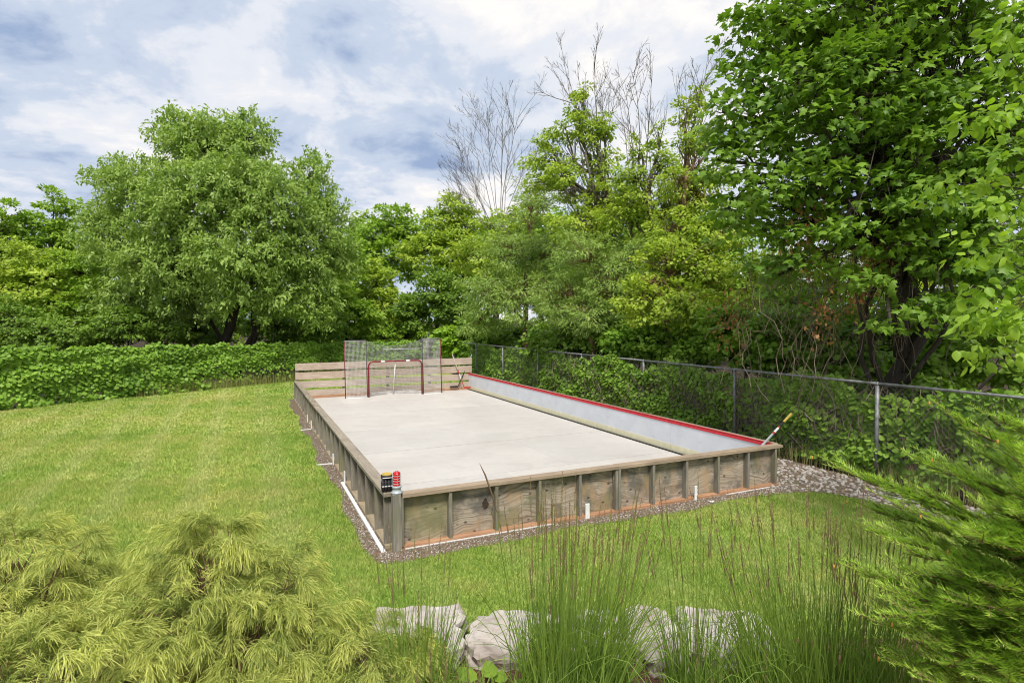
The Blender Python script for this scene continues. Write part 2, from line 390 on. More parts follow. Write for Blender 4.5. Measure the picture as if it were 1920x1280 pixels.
# stones
def stone_mesh(name, seed, flat=.55):
    r = random.Random(seed); m = MB(); t = (1 + 5 ** .5) / 2
    V = [(-1,t,0),(1,t,0),(-1,-t,0),(1,-t,0),(0,-1,t),(0,1,t),(0,-1,-t),(0,1,-t),(t,0,-1),(t,0,1),(-t,0,-1),(-t,0,1)]
    m.f = [(0,11,5),(0,5,1),(0,1,7),(0,7,10),(0,10,11),(1,5,9),(5,11,4),(11,10,2),(10,7,6),(7,1,8),(3,9,4),(3,4,2),(3,2,6),(3,6,8),(3,8,9),(4,9,5),(2,4,11),(6,2,10),(8,6,7),(9,8,1)]
    for x, y, z in V:
        k = r.uniform(.75, 1.15) / 1.9; m.v.append((x * k, y * k * .75, z * k * flat))
    return m.mesh(name, True)
def mk_stone():
    t = NT('river_stone'); r = t.attr('rnd'); r2 = t.objrand()
    c = t.ramp(t.math('FRACT', t.math('ADD', r, r2)), [(0, (.18, .135, .10)), (.3, (.34, .285, .24)), (.6, (.50, .455, .42)), (.85, (.30, .275, .255)), (1, (.57, .54, .51))])
    n = t.noise(t.pos(), 30, 4); return t.surf(t.mix(t.ramp(n, [(.4, .25), (.6, 0.0)]), c, (.16, .12, .09)), .8, spec=.25)
M['stone'] = mk_stone()
STONES = [stone_mesh('stone', k) for k in range(6)]
for s_ in STONES: s_.materials.append(M['stone'])
def scatter_stones():
    gb = bpy.data.objects['gravel_border']
    pts = []
    # the large river stones lie in the bed between the rink's right corner and the fence
    while len(pts) < 300:
        u, v = random.uniform(5.7, 7.45), random.uniform(-3.4, 1.2)
        if not inside(GO, np.array([u]), np.array([v]))[0]: continue
        if u < 6.12 and v > -.45: continue
        pts.append((u, v))
    for u, v in pts:
        s = random.uniform(.03, .052); o = link('stone', random.choice(STONES), parent=gb)
        q = uv(u, v); o.location = (q[0], q[1], .006 + s * .2); o.scale = (s, s, s)
        o.rotation_euler = (random.uniform(-.3, .3), random.uniform(-.3, .3), random.uniform(0, 6.28))
    bases = []
    for me in STONES:
        V = np.empty(len(me.vertices) * 3, np.float32); me.vertices.foreach_get('co', V)
        F = np.empty(len(me.polygons) * 3, np.int32); me.loops.foreach_get('vertex_index', F); bases.append((V.reshape(-1, 3), F.reshape(-1, 3)))
    Vs, Fs, Rs, n0 = [], [], [], 0
    for it in range(6200):
        if it < 2200:
            u, v = random.uniform(5.6, 7.45), random.uniform(-3.6, 3.4); s = random.uniform(.022, .045)
            if u < 6.1 and v > -.1: continue
        elif it < 4700: u, v = random.uniform(-.2, 6.2), random.uniform(-.52, -.1); s = random.uniform(.006, .014)
        else: u, v = random.uniform(-.42, -.1), random.uniform(-.4, 1) + 10 * random.random() ** 2; s = random.uniform(.007, .015)
        if not inside(GO, np.array([u]), np.array([v]))[0]: continue
        V, F = random.choice(bases); a = random.uniform(0, 6.28); c, sn = math.cos(a) * s, math.sin(a) * s; q = uv(u, v)
        W = np.stack([V[:, 0] * c - V[:, 1] * sn + q[0], V[:, 0] * sn + V[:, 1] * c + q[1], V[:, 2] * s + .006 + s * .2], -1)
        Vs.append(W); Fs.append(F + n0); Rs.append(np.full(len(W), random.random())); n0 += len(W)
    o = link('gravel_stones', np_mesh('gravel_stones', np.concatenate(Vs), np.concatenate(Fs), np.concatenate(Rs), True), M['stone'], parent=gb); o['kind'] = 'stuff'
scatter_stones()

# ------------------------------------------------------------------ the rink
RZ = (O2[0], O2[1], 0)
def part(name, parent, mat, x0, x1, y0, y1, z0, z1, jit=.0015):
    """box whose origin is at its own centre, so the timber pattern differs piece by piece"""
    cx, cy, cz = (x0 + x1) / 2, (y0 + y1) / 2, (z0 + z1) / 2
    return MB().box(x0 - cx, x1 - cx, y0 - cy, y1 - cy, z0 - cz, z1 - cz, jit).build(name, mat, parent, loc=(cx, cy, cz))
# court floor: sheets laid with fine joints
def mk_court():
    t = NT('court_sheet'); p = t.pos()
    n = t.noise(p, .7, 5, .6); n2 = t.noise(p, 5, 5, .65); sp = t.noise(p, 40, 3, .7)
    c = t.ramp(n, [(.3, (.48, .445, .415)), (.7, (.565, .53, .50))])
    c = t.mix(t.ramp(n2, [(.5, 0.0), (.75, .35)]), c, (.40, .385, .365))
    c = t.mix(t.ramp(sp, [(.68, 0.0), (.76, .4)]), c, (.3, .28, .25))
    c = t.mix(t.math('MULTIPLY', t.objrand(), .3), c, (.38, .38, .37))
    pud = t.noise(t.pos((1, 2.2, 1)), 1.1, 6, .7, .6)
    c = t.mix(t.ramp(pud, [(.56, 0.0), (.6, .28), (.66, .1)]), c, (.36, .345, .32))
    return t.surf(c, .5, bump=n2, bstr=.05, bdist=.004, spec=.3)
M['court'] = mk_court()
M['joint'] = plain_mat('floor_joint', (.07, .065, .06), .9)
court = empty('court_floor', RZ, YAW); court['kind'] = 'structure'
part('subfloor', court, M['joint'], .02, RW - .02, .02, RL - .02, -.02, .02, 0)
rows = [.03, 2.38, 4.75, 7.2, 9.6, 11.9, RL - .03]
for i in range(len(rows) - 1):
    cols = [.03, 1.22, 3.66, 5.93] if i % 2 else [.03, 2.44, 4.88, 5.93]
    for k in range(len(cols) - 1):
        part('floor_sheet', court, M['court'], cols[k] + .0006, cols[k + 1] - .0006, rows[i] + .008, rows[i + 1] - .008, .021, .033 + random.uniform(-.0012, .0012), 0)
# front wall
fw = empty('rink_front_wall', RZ, YAW, 'long front rink wall of weathered plywood bays framed by grey studs', 'rink wall', 'rink walls')
us = np.linspace(.06, RW - .05, 11)
for i in range(10):
    part('plywood_panel', fw, M['ply'], us[i] + .002, us[i + 1] - .002, -.012, .004, .03, RH - .02, .001)
for i in range(11):
    w = .019
    if i == 0: continue
    for du in ((-.021, .021) if i == 5 else (0,)):
        part('stud', fw, M['stud'], us[i] - w + du - (.02 if i == 10 else 0), us[i] + w + du - (.02 if i == 10 else 0), -.1 + random.uniform(-.004, .004), -.013, .04, RH - .039)
part('sill_plate', fw, M['sill'], .06, RW / 2 - .001, -.104, -.004, .0, .039); part('sill_plate', fw, M['sill'], RW / 2 + .001, RW + .01, -.104, -.004, .0, .038)
part('top_plate', fw, M['plate'], .075, RW / 2 - .002, -.112, .03, RH - .038, RH); part('top_plate', fw, M['plate'], RW / 2 + .002, RW + .06, -.11, .03, RH - .039, RH - .001)
part('corner_post', fw, M['stud'], -.04, .055, -.135, -.045, -.02, RH + .012)
part('corner_stud', fw, M['stud'], .057, .085, -.118, -.02, .04, RH - .04)
part('plastic_edging', fw, M['white'], .1, 2.0, -.118, -.108, 0, .018); part('plastic_edging', fw, M['white'], 4.9, 5.9, -.118, -.108, 0, .016)
for u, z1 in ((2.51, .2), (4.33, .21)):
    part('plastic_bracket', fw, M['white'], u - .03, u + .03, -.122, -.106, .0, z1)
kn = MB(); n0 = 14
for k in range(n0):
    a = 2 * math.pi * k / n0; kn.v.append((.035 * math.cos(a) * random.uniform(.7, 1.3), 0, .06 * math.sin(a) * random.uniform(.8, 1.3)))
kn.v += [(x, -.003, z) for x, y, z in list(kn.v)]
kn.f = [tuple(range(n0, 2 * n0))] + [(k, (k + 1) % n0, n0 + (k + 1) % n0, n0 + k) for k in range(n0)]
kn.build('knot', plain_mat('dark_knot', (.055, .036, .025), .8, var=.3, nscale=30), fw, loc=(1.12, -.0125, .36))
# left wall
lw = empty('rink_left_wall', RZ, YAW, 'left rink wall of close grey studs running back beside the lawn', 'rink wall', 'rink walls')
vs = np.linspace(.0, RL, 24)
for i in range(23):
    part('plywood_panel', lw, M['ply'], -.004, .012, vs[i] + .002, vs[i + 1] - .002, .03, RH - .02, .001)
for i in range(24):
    if i == 0: part('stud', lw, M['stud'], -.1, -.006, .06, .098, .04, RH - .039); continue
    for dv in ((-.021, .021) if i in (6, 12, 18) else (0,)):
        part('stud', lw, M['stud'], -.1 + random.uniform(-.006, .004), -.006, vs[i] - .019 + dv, vs[i] + .019 + dv, .04, RH - (.039 if i != 10 else -.0))
for i in range(4):
    a, b = RL * i / 4, RL * (i + 1) / 4
    part('sill_plate', lw, M['sillY'], -.104, -.004, a + .002, b - .002, 0, .039)
    part('top_plate', lw, M['plateY'], -.112 + .006 * (i % 2), .03, max(a, -.04) + .002, b - .002, RH - .038, RH - .001 * i)
part('plastic_edging', lw, M['white'], -.17, -.125, -.1, 3.0, 0, .022)
for v in (2.95, 4.3, 8.2, 9.2):
    part('plastic_bracket', lw, M['white'], -.122, -.106, v - .03, v + .03, 0, .2)
for v in (4.3, 8.0):
    part('plastic_strip', lw, M['white'], -.4, -.13, v + .05, v + .09, .008, .02)
# right wall
rw = empty('rink_right_wall', RZ, YAW, 'right rink wall lined with white boards under a red rail', 'rink wall', 'rink walls')
seg = [.02, 2.44, 4.88, 7.32, 9.76, 12.2, RL]
for i in range(6):
    a, b = seg[i], seg[i + 1]
    part('white_board', rw, M['hdpe'], RW - .012, RW + .004, a + .0015, b - .0015, .03, RH - .06, .0008)
    part('kick_strip', rw, M['kick'], RW - .018, RW - .0125, a + .002, b - .002, .034, .17, .0008)
    part('red_rail', rw, M['red'], RW - .022, RW - .0125, a + .001, b - .001, RH - .056, RH - .012, .0008)
    part('red_cap', rw, M['red'], RW - .022, RW + .004, a + .001, b - .001, RH - .001, RH + .008, .0005)
    part('plywood_panel', rw, M['ply'], RW + .006, RW + .018, a + .002, b - .002, .03, RH - .04)
    part('top_plate', rw, M['plateY'], RW + .005, RW + .1, a + .001, b - .001, RH - .039, RH + .002)
    part('sill_plate', rw, M['sillY'], RW + .02, RW + .1, a + .001, b - .001, 0, .039)
for v in np.linspace(.05, RL - .1, 24): part('stud', rw, M['stud'], RW + .019, RW + .1, v - .019, v + .019, .04, RH - .04)
part('floor_gasket', rw, M['black'], RW - .075, RW - .019, .03, RL - .03, .034, .05, .001)
# back wall of wide planks
bw = empty('rink_back_wall', RZ, YAW, 'tall slatted back wall of wide pale planks with gaps behind the goal', 'rink wall', 'rink walls')
for k in range(4):
    z0 = .07 + k * .3
    for a, b in ((-.06, 2.95), (2.955, 6.12)):
        o = part('plank', bw, M['plank'], a, b, RL + .0, RL + .036, z0 + random.uniform(-.01, .01), z0 + .232, .003); o.rotation_euler[1] = random.uniform(-.002, .002)
for u in (-.0, 1.5, 3.0, 4.5, 6.06):
    part('post', bw, M['stud'], u - .045, u + .045, RL + .037, RL + .125, 0, 1.2)
part('sill_board', bw, M['sill'], .05, RW - .03, RL - .03, RL - .002, .034, .12)

# hockey goal with backstop
def strand(m, a, b, w): m.bar(a, b, w, w)
def build_goal():
    gv = RL - .62
    g = empty('hockey_goal', tuple(uv(3.12, gv)), YAW, 'red framed hockey goal with white net and tall side backstop nets', 'goal')
    hw, ht, r = .915, 1.22, .025
    arc = [(-hw, 0, 0), (-hw, 0, ht - .16)] + [(-hw + .16 - .16 * math.cos(a), 0, ht - .16 + .16 * math.sin(a)) for a in (.4, .8, 1.2)] + [(-hw + .16, 0, ht)]
    arc += [(-x, y, z) for x, y, z in reversed(arc)]
    fr = MB().tube(arc, r, 10).build('goal_frame', M['redmetal'], g, True)
    for sgn, a, b in ((1, -.5, -.36), (1, .36, .5)):
        MB().tube([(a, 0, ht), (b, 0, ht)], r + .004, 10).build('crossbar_tape', M['white'], g, True)
    MB().tube([(0, 0.02, ht), (0, .45, .05)], .018, 8).build('centre_pole', M['white'], g, True)
    base = [(-hw, 0, .03), (-hw + .12, .3, .03), (-.5, .5, .03), (0, .5, .04), (.5, .5, .03), (hw - .12, .3, .03), (hw, 0, .03)]
    MB().tube(base, .022, 8).build('base_tube', M['white'], g, True)
    # padded skirt along the base tube
    sk = MB()
    for i in range(len(base) - 1):
        sk.bar(Vector(base[i]) + Vector((0, -.02, .07)), Vector(base[i + 1]) + Vector((0, -.02, .07)), .012, .1)
    sk.build('net_skirt', M['net'], g)
    m = MB(); nz, nx, w = 22, 40, .0042          # goal net hangs from crossbar to base tube
    def surf(s, t):                               # s -1..1 across, t 0..1 top to bottom
        x = hw * s; yb = .5 * (1 - abs(s) ** 2.5); y = yb * (t ** .8) * .95
        return (x * .985, y + .015, ht - .02 - (ht - .06) * t)
    for i in range(nx + 1):
        s = -1 + 2 * i / nx
        for k in range(6): strand(m, surf(s, k / 6), surf(s, (k + 1) / 6), w)
    for j in range(nz + 1):
        for k in range(10): strand(m, surf(-1 + k / 5, j / nz), surf(-1 + (k + 1) / 5, j / nz), w)
    m.build('goal_net', M['net'], g)
    # two tall side frames with nets, and the slack net between them
    for sgn, x0, x1, zt, nm in ((-1, -1.68, -.965, 1.93, 'left'), (1, .965, 1.62, 1.96, 'right')):
        lean = .1
        fr = [(x0, -.02, .03), (x0, lean, zt), (x1, lean, zt), (x1, -.02, .03), (x0, -.02, .03)]
        o = MB()
        outer, inner = (x0, x1) if sgn < 0 else (x1, x0)
        MB().tube([(outer, -.02, .03), (outer + sgn * .0, lean, zt)], .015, 8).build('side_post', M['maroon'], g, True)
        MB().tube([(inner, -.02, .03), (inner, lean, zt)], .014, 8).build('side_post', M['greypipe'], g, True)
        MB().tube([(x0, lean, zt), (x1, lean, zt)], .012, 8).build('top_bar', M['greynet'], g, True)
        MB().tube([(x0, -.02, .03), (x1, -.02, .03)], .018, 8).build('bottom_bar', M['white'], g, True)
        n = MB(); k = 17
        for i in range(k + 1):
            x = x0 + (x1 - x0) * i / k; strand(n, (x, -.02, .03), (x, lean, zt), .0048)
        for j in range(46):
            z = .03 + (zt - .03) * j / 45; y = -.02 + (lean + .02) * j / 45
            strand(n, (x0, y, z), (x1, y, z), .0048)
        n.build('side_net', M['net'], g)
    n = MB()
    def top(x): return 1.94 - .2 * (1 - (x / .965) ** 2) + .02 * x
    xs = np.linspace(-.965, .965, 48)
    for x in xs: strand(n, (x, .06, 1.2), (x, .1, top(x)), .0046)
    for j in range(20):
        for k in range(12):
            a, b = -.965 + 1.93 * k / 12, -.965 + 1.93 * (k + 1) / 12
            f = j / 19
            strand(n, (a, .06 + .04 * f, 1.2 + (top(a) - 1.2) * f), (b, .06 + .04 * f, 1.2 + (top(b) - 1.2) * f), .0046)
    n.build('upper_net', M['greynet'], g)
    MB().tube([(-.4, .12, 1.62), (.95, .12, 1.62)], .012, 6).build('brace_rod', M['white'], g, True)
build_goal()

# hockey sticks
def stick(name, label, butt, heel, blade_dir, bands, blade_mat, group='hockey sticks'):
    butt, heel = np.array(butt), np.array(heel)
    e = empty(name, tuple(heel), 0, label, 'hockey stick', group)
    d = butt - heel
    for a, b, mt, nm in bands:
        MB().bar(tuple(d * a), tuple(d * b), .026 if nm != 'grip' else .029, .02 if nm != 'grip' else .023).build(nm, mt, e)
    if blade_dir is not None:
        bd = np.array(blade_dir); m = MB()
        for i in range(4):
            a, b = i / 4, (i + 1) / 4
            m.bar(tuple(bd * a + np.array([0, .01 * a * a, .03])), tuple(bd * b + np.array([0, .01 * b * b, .03])), .012, .068 - .012 * a)
        m.build('blade', blade_mat, e)
    return e
M['yellow'] = plain_mat('yellow_grip', (.48, .34, .07), .6); M['pale'] = plain_mat('pale_shaft', (.62, .50, .44), .5); M['redshaft'] = plain_mat('red_shaft', (.42, .05, .04), .45)
M['grey'] = plain_mat('grey_metal', (.38, .42, .44), .45, .1)
A = P(1432, 832, float(uv(5.95, .0)[1]) + .02); B = P(1484, 775, float(uv(6.2, .1)[1]) + .05)
hl = A - (B - A) * .9
hl[2] = max(hl[2], .05)
st = stick('hockey_stick', 'hockey stick with yellow grip leaning over the right front rink corner', B, A + np.array([0, 0, .005]), None,
      [(0, .32, M['grey'], 'shaft'), (.32, .38, M['redshaft'], 'shaft_band'), (.38, .52, M['white'], 'shaft_band'), (.52, .56, M['redshaft'], 'shaft_band'), (.56, .72, M['black'], 'shaft_band'), (.72, 1, M['yellow'], 'grip')], None)
d_ = (B - A); low = A - d_ * 1.05; low[2] = .06
MB().bar(tuple((low - A)), (0, 0, 0), .032, .022).build('shaft', M['grey'], st)
MB().bar(tuple((low - A)), tuple(low - A + np.array([-.26, .05, .0])), .012, .065).build('blade', M['black'], st)
yb = float(uv(5.6, RL)[1])
a1, b1 = P(848, 664, yb - .03), P(871, 728, yb - .25)
stick('hockey_stick', 'pale and red hockey stick propped in the far corner against the planks', a1, b1, (.22, .05, 0),
      [(0, .28, M['redshaft'], 'shaft'), (.28, .42, M['white'], 'shaft_band'), (.42, .55, M['redshaft'], 'shaft_band'), (.55, 1, M['pale'], 'grip')], M['redshaft'])
a2, b2 = P(885, 664, yb + .35), P(858, 726, yb - .12)
stick('hockey_stick', 'black hockey stick crossing behind the pale one in the far corner', a2, b2, (-.27, -.1, 0),
      [(0, .8, M['black'], 'shaft'), (.8, 1, M['grey'], 'grip')], M['black'])

# goal light and glove on the corner post
def goal_light():
    q = uv(.02, -.07, RH + .012); e = empty('goal_light', tuple(q), 0, 'red ribbed goal light on a grey base atop the corner post', 'lamp')
    MB().lathe([(.062, 0), (.066, .01), (.066, .018), (.05, .026), (.046, .06), (.054, .066), (.054, .082), (.044, .09)], n=24).build('base', M['grey'], e, True)
    t = NT('red_lens'); t.surf((.55, .008, .012), .2, spec=.6); pr = [(.036, .088)]
    for k in range(5):
        z = .092 + k * .029; pr += [(.042, z), (.042, z + .02), (.036, z + .023), (.036, z + .027)]
    pr += [(.038, .24), (.02, .25), (.002, .252)]
    MB().lathe(pr, n=24).build('lens', t.m, e, True)
    for k in range(4):
        z = .1145 + k * .029
        MB().lathe([(.0425, z), (.0435, z + .001), (.0425, z + .002)], n=20).build('guard_ring', M['white'], e, True)
    for k in range(4):
        a = .4 + k * math.pi / 2
        MB().tube([(.05 * math.cos(a), .05 * math.sin(a), .08), (.048 * math.cos(a), .048 * math.sin(a), .23), (0.01 * math.cos(a), .01 * math.sin(a), .257)], .0022, 5).build('guard_wire', M['grey'], e)
goal_light()
def blob(m, c, r, n=10, k=7, rot=None):
    n0 = len(m.v); rot = rot or Matrix.Identity(3)
    for i in range(k + 1):
        th = math.pi * i / k
        for j in range(n):
            a = 2 * math.pi * j / n
            p = rot @ Vector((r[0] * math.sin(th) * math.cos(a), r[1] * math.sin(th) * math.sin(a), r[2] * math.cos(th)))
            m.v.append(tuple(Vector(c) + p))
    for i in range(k):
        for j in range(n): a, b = n0 + i * n + j, n0 + i * n + (j + 1) % n; m.f.append((a, a + n, b + n, b))
def glove():
    q = uv(-.045, .1, RH); e = empty('hockey_glove', tuple(q), .35, 'black and white hockey glove with yellow cuff behind the goal light', 'glove')
    m = MB(); blob(m, (-.01, .02, .085), (.065, .045, .085), 14, 9); m.build('palm', M['black'], e, True)
    for i in range(4):
        x = -.06 + i * .034; m = MB()
        m.tube([(x, -.02, .15), (x, -.045, .11), (x - .002, -.05, .06), (x, -.04, .02), (x, -.02, .008)], [.012, .019, .02, .018, .011], 8); m.build('finger_roll', M['black'], e, True)
        m = MB(); m.bar((x - .012, -.067, .075), (x + .012, -.067, .075), .008, .01); m.build('finger_stripe', M['white'], e)
    m = MB(); m.tube([(.04, 0, .04), (.085, -.01, .06), (.095, -.015, .1), (.09, -.015, .125)], [.02, .022, .02, .01], 8); m.build('thumb', M['black'], e, True)
    m = MB(); m.lathe([(.05, .13), (.062, .15), (.068, .185), (.06, .19), (.052, .16), (.04, .14)], (-.01, .015, 0), 16); m.build('cuff', M['black'], e, True)
    m = MB(); m.lathe([(.042, .15), (.056, .176), (.06, .2), (.05, .205), (.03, .17)], (-.005, .015, 0), 14); m.build('cuff_lining', M['yellow'], e, True)
    m = MB(); m.tube([(-.06, -.03, .16), (0, -.06, .168), (.055, -.03, .16)], .006, 6); m.build('wrist_strap', M['white'], e, True)
glove()
o = MB(); blob(o, (0, 0, 0), (.05, .03, .012), 8, 5); o = o.build('plastic_scrap', M['white'], None, True); q = uv(4.45, -.3, .02); o.location = tuple(q); o.rotation_euler = (0, .1, .5)
tag(o, 'crumpled scrap of white plastic on gravel below the front wall', 'litter')

# ------------------------------------------------------------------ chain link fences
def fence(name, label, pts_fn, s0, s1, posts, H, chain=(None, None)):
    """pts_fn(s) -> xy along the line"""
    b = pts_fn(s0); e = empty(name, (b[0], b[1], 0), 0, label, 'fence', 'chain link fences')
    def L(s, z): q = pts_fn(s); return (q[0] - b[0], q[1] - b[1], z)
    for s in posts:
        p = MB().tube([L(s, 0), L(s, H - .02)], .03, 10).build('post', M['galv'], e, True)
        x, y, _ = L(s, 0)
        m = MB().lathe([(.033, 0), (.035, .025), (.02, .05), (.004, .06)], (x, y, H - .03), 10).build('post_cap', M['galv'], p, True)
    ss = sorted(set([s0, s1] + list(posts)))
    for a, c in zip(ss[:-1], ss[1:]):
        if c - a < .3: continue
        MB().tube([L(a, H), L(c, H)], .021, 8).build('top_rail', M['galv'], e, True)
    a, c = chain
    if a is not None:
        m = MB(); step = .085; z1 = H + .03; k = a - H
        while k < c:
            for d in (1, -1):
                pp = []
                s_a, s_b = (k, k + z1) if d == 1 else (k + z1, k)
                pp = [(s_a, .03), (s_b, z1)]
                m.tube([L(*pp[0]), L(*pp[1])], .0012, 3, False)
            k += step
        m.build('chain_mesh', M['wire'], e)
    return e
FV = [-6.5, -3.54, -.57, 2.4, 5.42, 8.4, 11.3, 14.3, 17.2, 20.1, 23, CV]
fence('chain_link_fence', 'galvanised chain link fence with vines behind the white rink boards', lambda s: uv(FU, s)[:2], -7, CV, FV, 1.56, (-5.5, 17))
hl_ = np.linalg.norm(CORNER[:2] - HA)
fence('chain_link_fence', 'vine smothered chain link fence at the back of the lawn', lambda s: HA + HD * s, -9, hl_, list(np.arange(-8.5, hl_ - .5, 3.1)), 1.45, (2, hl_ - 3))
p_ = bpy.data.objects.new('tall_corner_post', MB().tube([(0, 0, 0), (0, 0, 1.95)], .04, 10).mesh('tall_corner_post')); C.objects.link(p_); p_.data.materials.append(M['galv']); p_.location = (CORNER[0] + .1, CORNER[1] - .2, 0)
tag(p_, 'tall bare steel corner post beyond the right backstop net', 'post')

# ------------------------------------------------------------------ leaves
def T_diamond(): return np.array([[0,0,0],[-.28,.45,-.06],[0,1,-.1],[.28,.45,-.06]]), np.array([[0,1,2],[0,2,3]])
def T_lance(): return np.array([[0,0,0],[-.11,.4,-.02],[0,1,-.15],[.11,.4,-.02]]), np.array([[0,1,2],[0,2,3]])
def T_oval():
    o = [(0,0),(-.24,.16),(-.34,.42),(-.22,.74),(0,1),(.22,.74),(.34,.42),(.24,.16)]
    V = [(0,.45,.05)] + [(x, y, -.12 * abs(x) * 2 - .10 * y * y) for x, y in o]
    return np.array(V), np.array([[0, i, i % 8 + 1] for i in range(1, 9)])
def T_maple():
    o = [(0,0),(-.46,.08),(-.29,.29),(-.56,.52),(-.21,.62),(0,1.02),(.21,.62),(.56,.52),(.29,.29),(.46,.08)]
    V = [(0,.35,.04)] + [(x, y, -.22 * abs(x) - .12 * y * y) for x, y in o]
    n = len(o); return np.array(V), np.array([[0, i, i % n + 1] for i in range(1, n + 1)])
def T_grape():
    o = [(0,0),(-.47,.16),(-.36,.66),(0,1),(.36,.66),(.47,.16)]
    V = [(x, y, -.24 * abs(x) - .12 * y * y) for x, y in o]
    return np.array(V), np.array([[0, 1, 2], [0, 2, 3], [0, 3, 4], [0, 4, 5]])
def frames(d, nrm):
    y = unit(d); x = unit(np.cross(y, nrm)); z = np.cross(x, y); return x, y, z
def leaf_geo(tmpl, pos, d, nrm, size, rnd):
    TV, TF = tmpl; x, y, z = frames(d, nrm); n = len(pos); k = len(TV)
    V = pos[:, None] + size[:, None, None] * (TV[None, :, 0:1] * x[:, None] + TV[None, :, 1:2] * y[:, None] + TV[None, :, 2:3] * z[:, None])
    F = (TF[None] + (np.arange(n) * k)[:, None, None]).reshape(-1, 3)
    return V.reshape(-1, 3), F, np.repeat(rnd, k)
_tm = {}
def leaf_objects(tmpl, key, mat, parent, base, pos, d, nrm, size, rnd):
    """single leaves as parts that share four meshes"""
    if (key, mat.name) not in _tm:
        _tm[(key, mat.name)] = []
        for q in (.15, .4, .65, .9):
            me = np_mesh('leaf', tmpl[0], tmpl[1], np.full(len(tmpl[0]), q)); me.materials.append(mat); _tm[(key, mat.name)].append(me)
    x, y, z = frames(d, nrm)
    for i in range(len(pos)):
        o = bpy.data.objects.new('leaf', _tm[(key, mat.name)][min(3, int(rnd[i] * 4))]); C.objects.link(o); o.parent = parent
        m = Matrix.Identity(4)
        for r in range(3):
            m[r][0], m[r][1], m[r][2], m[r][3] = x[i, r] * size[i], y[i, r] * size[i], z[i, r] * size[i], pos[i, r] - base[r]
        o.matrix_basis = m
def in_view(pos):
    q = pos - np.array([0, 0, CAMZ]); c, s = math.cos(PITCH), math.sin(PITCH)
    dep = q[:, 1] * c - q[:, 2] * s; up = q[:, 2] * c + q[:, 1] * s
    dep = np.maximum(dep, .01)
    return (np.abs(q[:, 0] / dep) < .87) & (np.abs(up / dep) < .575), dep
def foliage(name, tmpl, key, mat, parent, base, pos, d, nrm, size, rnd, singles=0, near_bias=0):
    base = np.asarray(base, float)
    if singles:
        ok, dep = in_view(pos); idx = np.where(ok)[0]; idx = idx[np.argsort(dep[idx] / size[idx])[:singles]]
        leaf_objects(tmpl, key, mat, parent, base, pos[idx], d[idx], nrm[idx], size[idx], rnd[idx])
        keep = np.ones(len(pos), bool); keep[idx] = False
        pos, d, nrm, size, rnd = pos[keep], d[keep], nrm[keep], size[keep], rnd[keep]
    V, F, A = leaf_geo(tmpl, pos - base, d, nrm, size, rnd)
    o = link(name, np_mesh(name, V, F, A), mat, parent)
    if singles: o['kind'] = 'stuff'
    return o
def rand_dirs(n): return unit(rng.normal(0, 1, (n, 3)))
def crown_points(lobes, nclus, surf=.35, low=-1.0):
    """cluster centres spread through the lobes, mostly near their skin"""
    vol = np.array([l[3] * l[4] * l[5] for l in lobes]) ** .67; cnt = np.maximum(3, (nclus * vol / vol.sum()).astype(int))
    cs, outs, li = [], [], []
    for i, l in enumerate(lobes):
        d = rand_dirs(cnt[i]); r = rng.uniform(0, 1, cnt[i]) ** surf * rng.uniform(.82, 1.1, cnt[i])
        d[:, 2] = np.where(d[:, 2] < low, -d[:, 2], d[:, 2])
        cs.append(np.array(l[:3]) + d * r[:, None] * np.array(l[3:6])); outs.append(d); li.append(np.full(cnt[i], i))
    return np.concatenate(cs), np.concatenate(outs), np.concatenate(li)
def bent(a, b, k=4, sag=.0, wig=.08):
    a, b = np.array(a, float), np.array(b, float); L = np.linalg.norm(b - a); pts = []
    for i in range(k + 1):
        t = i / k; p = a + (b - a) * t; p[2] += sag * L * math.sin(math.pi * t)
        if 0 < i < k: p = p + rng.normal(0, wig * L / k, 3)
        pts.append(p)
    return pts
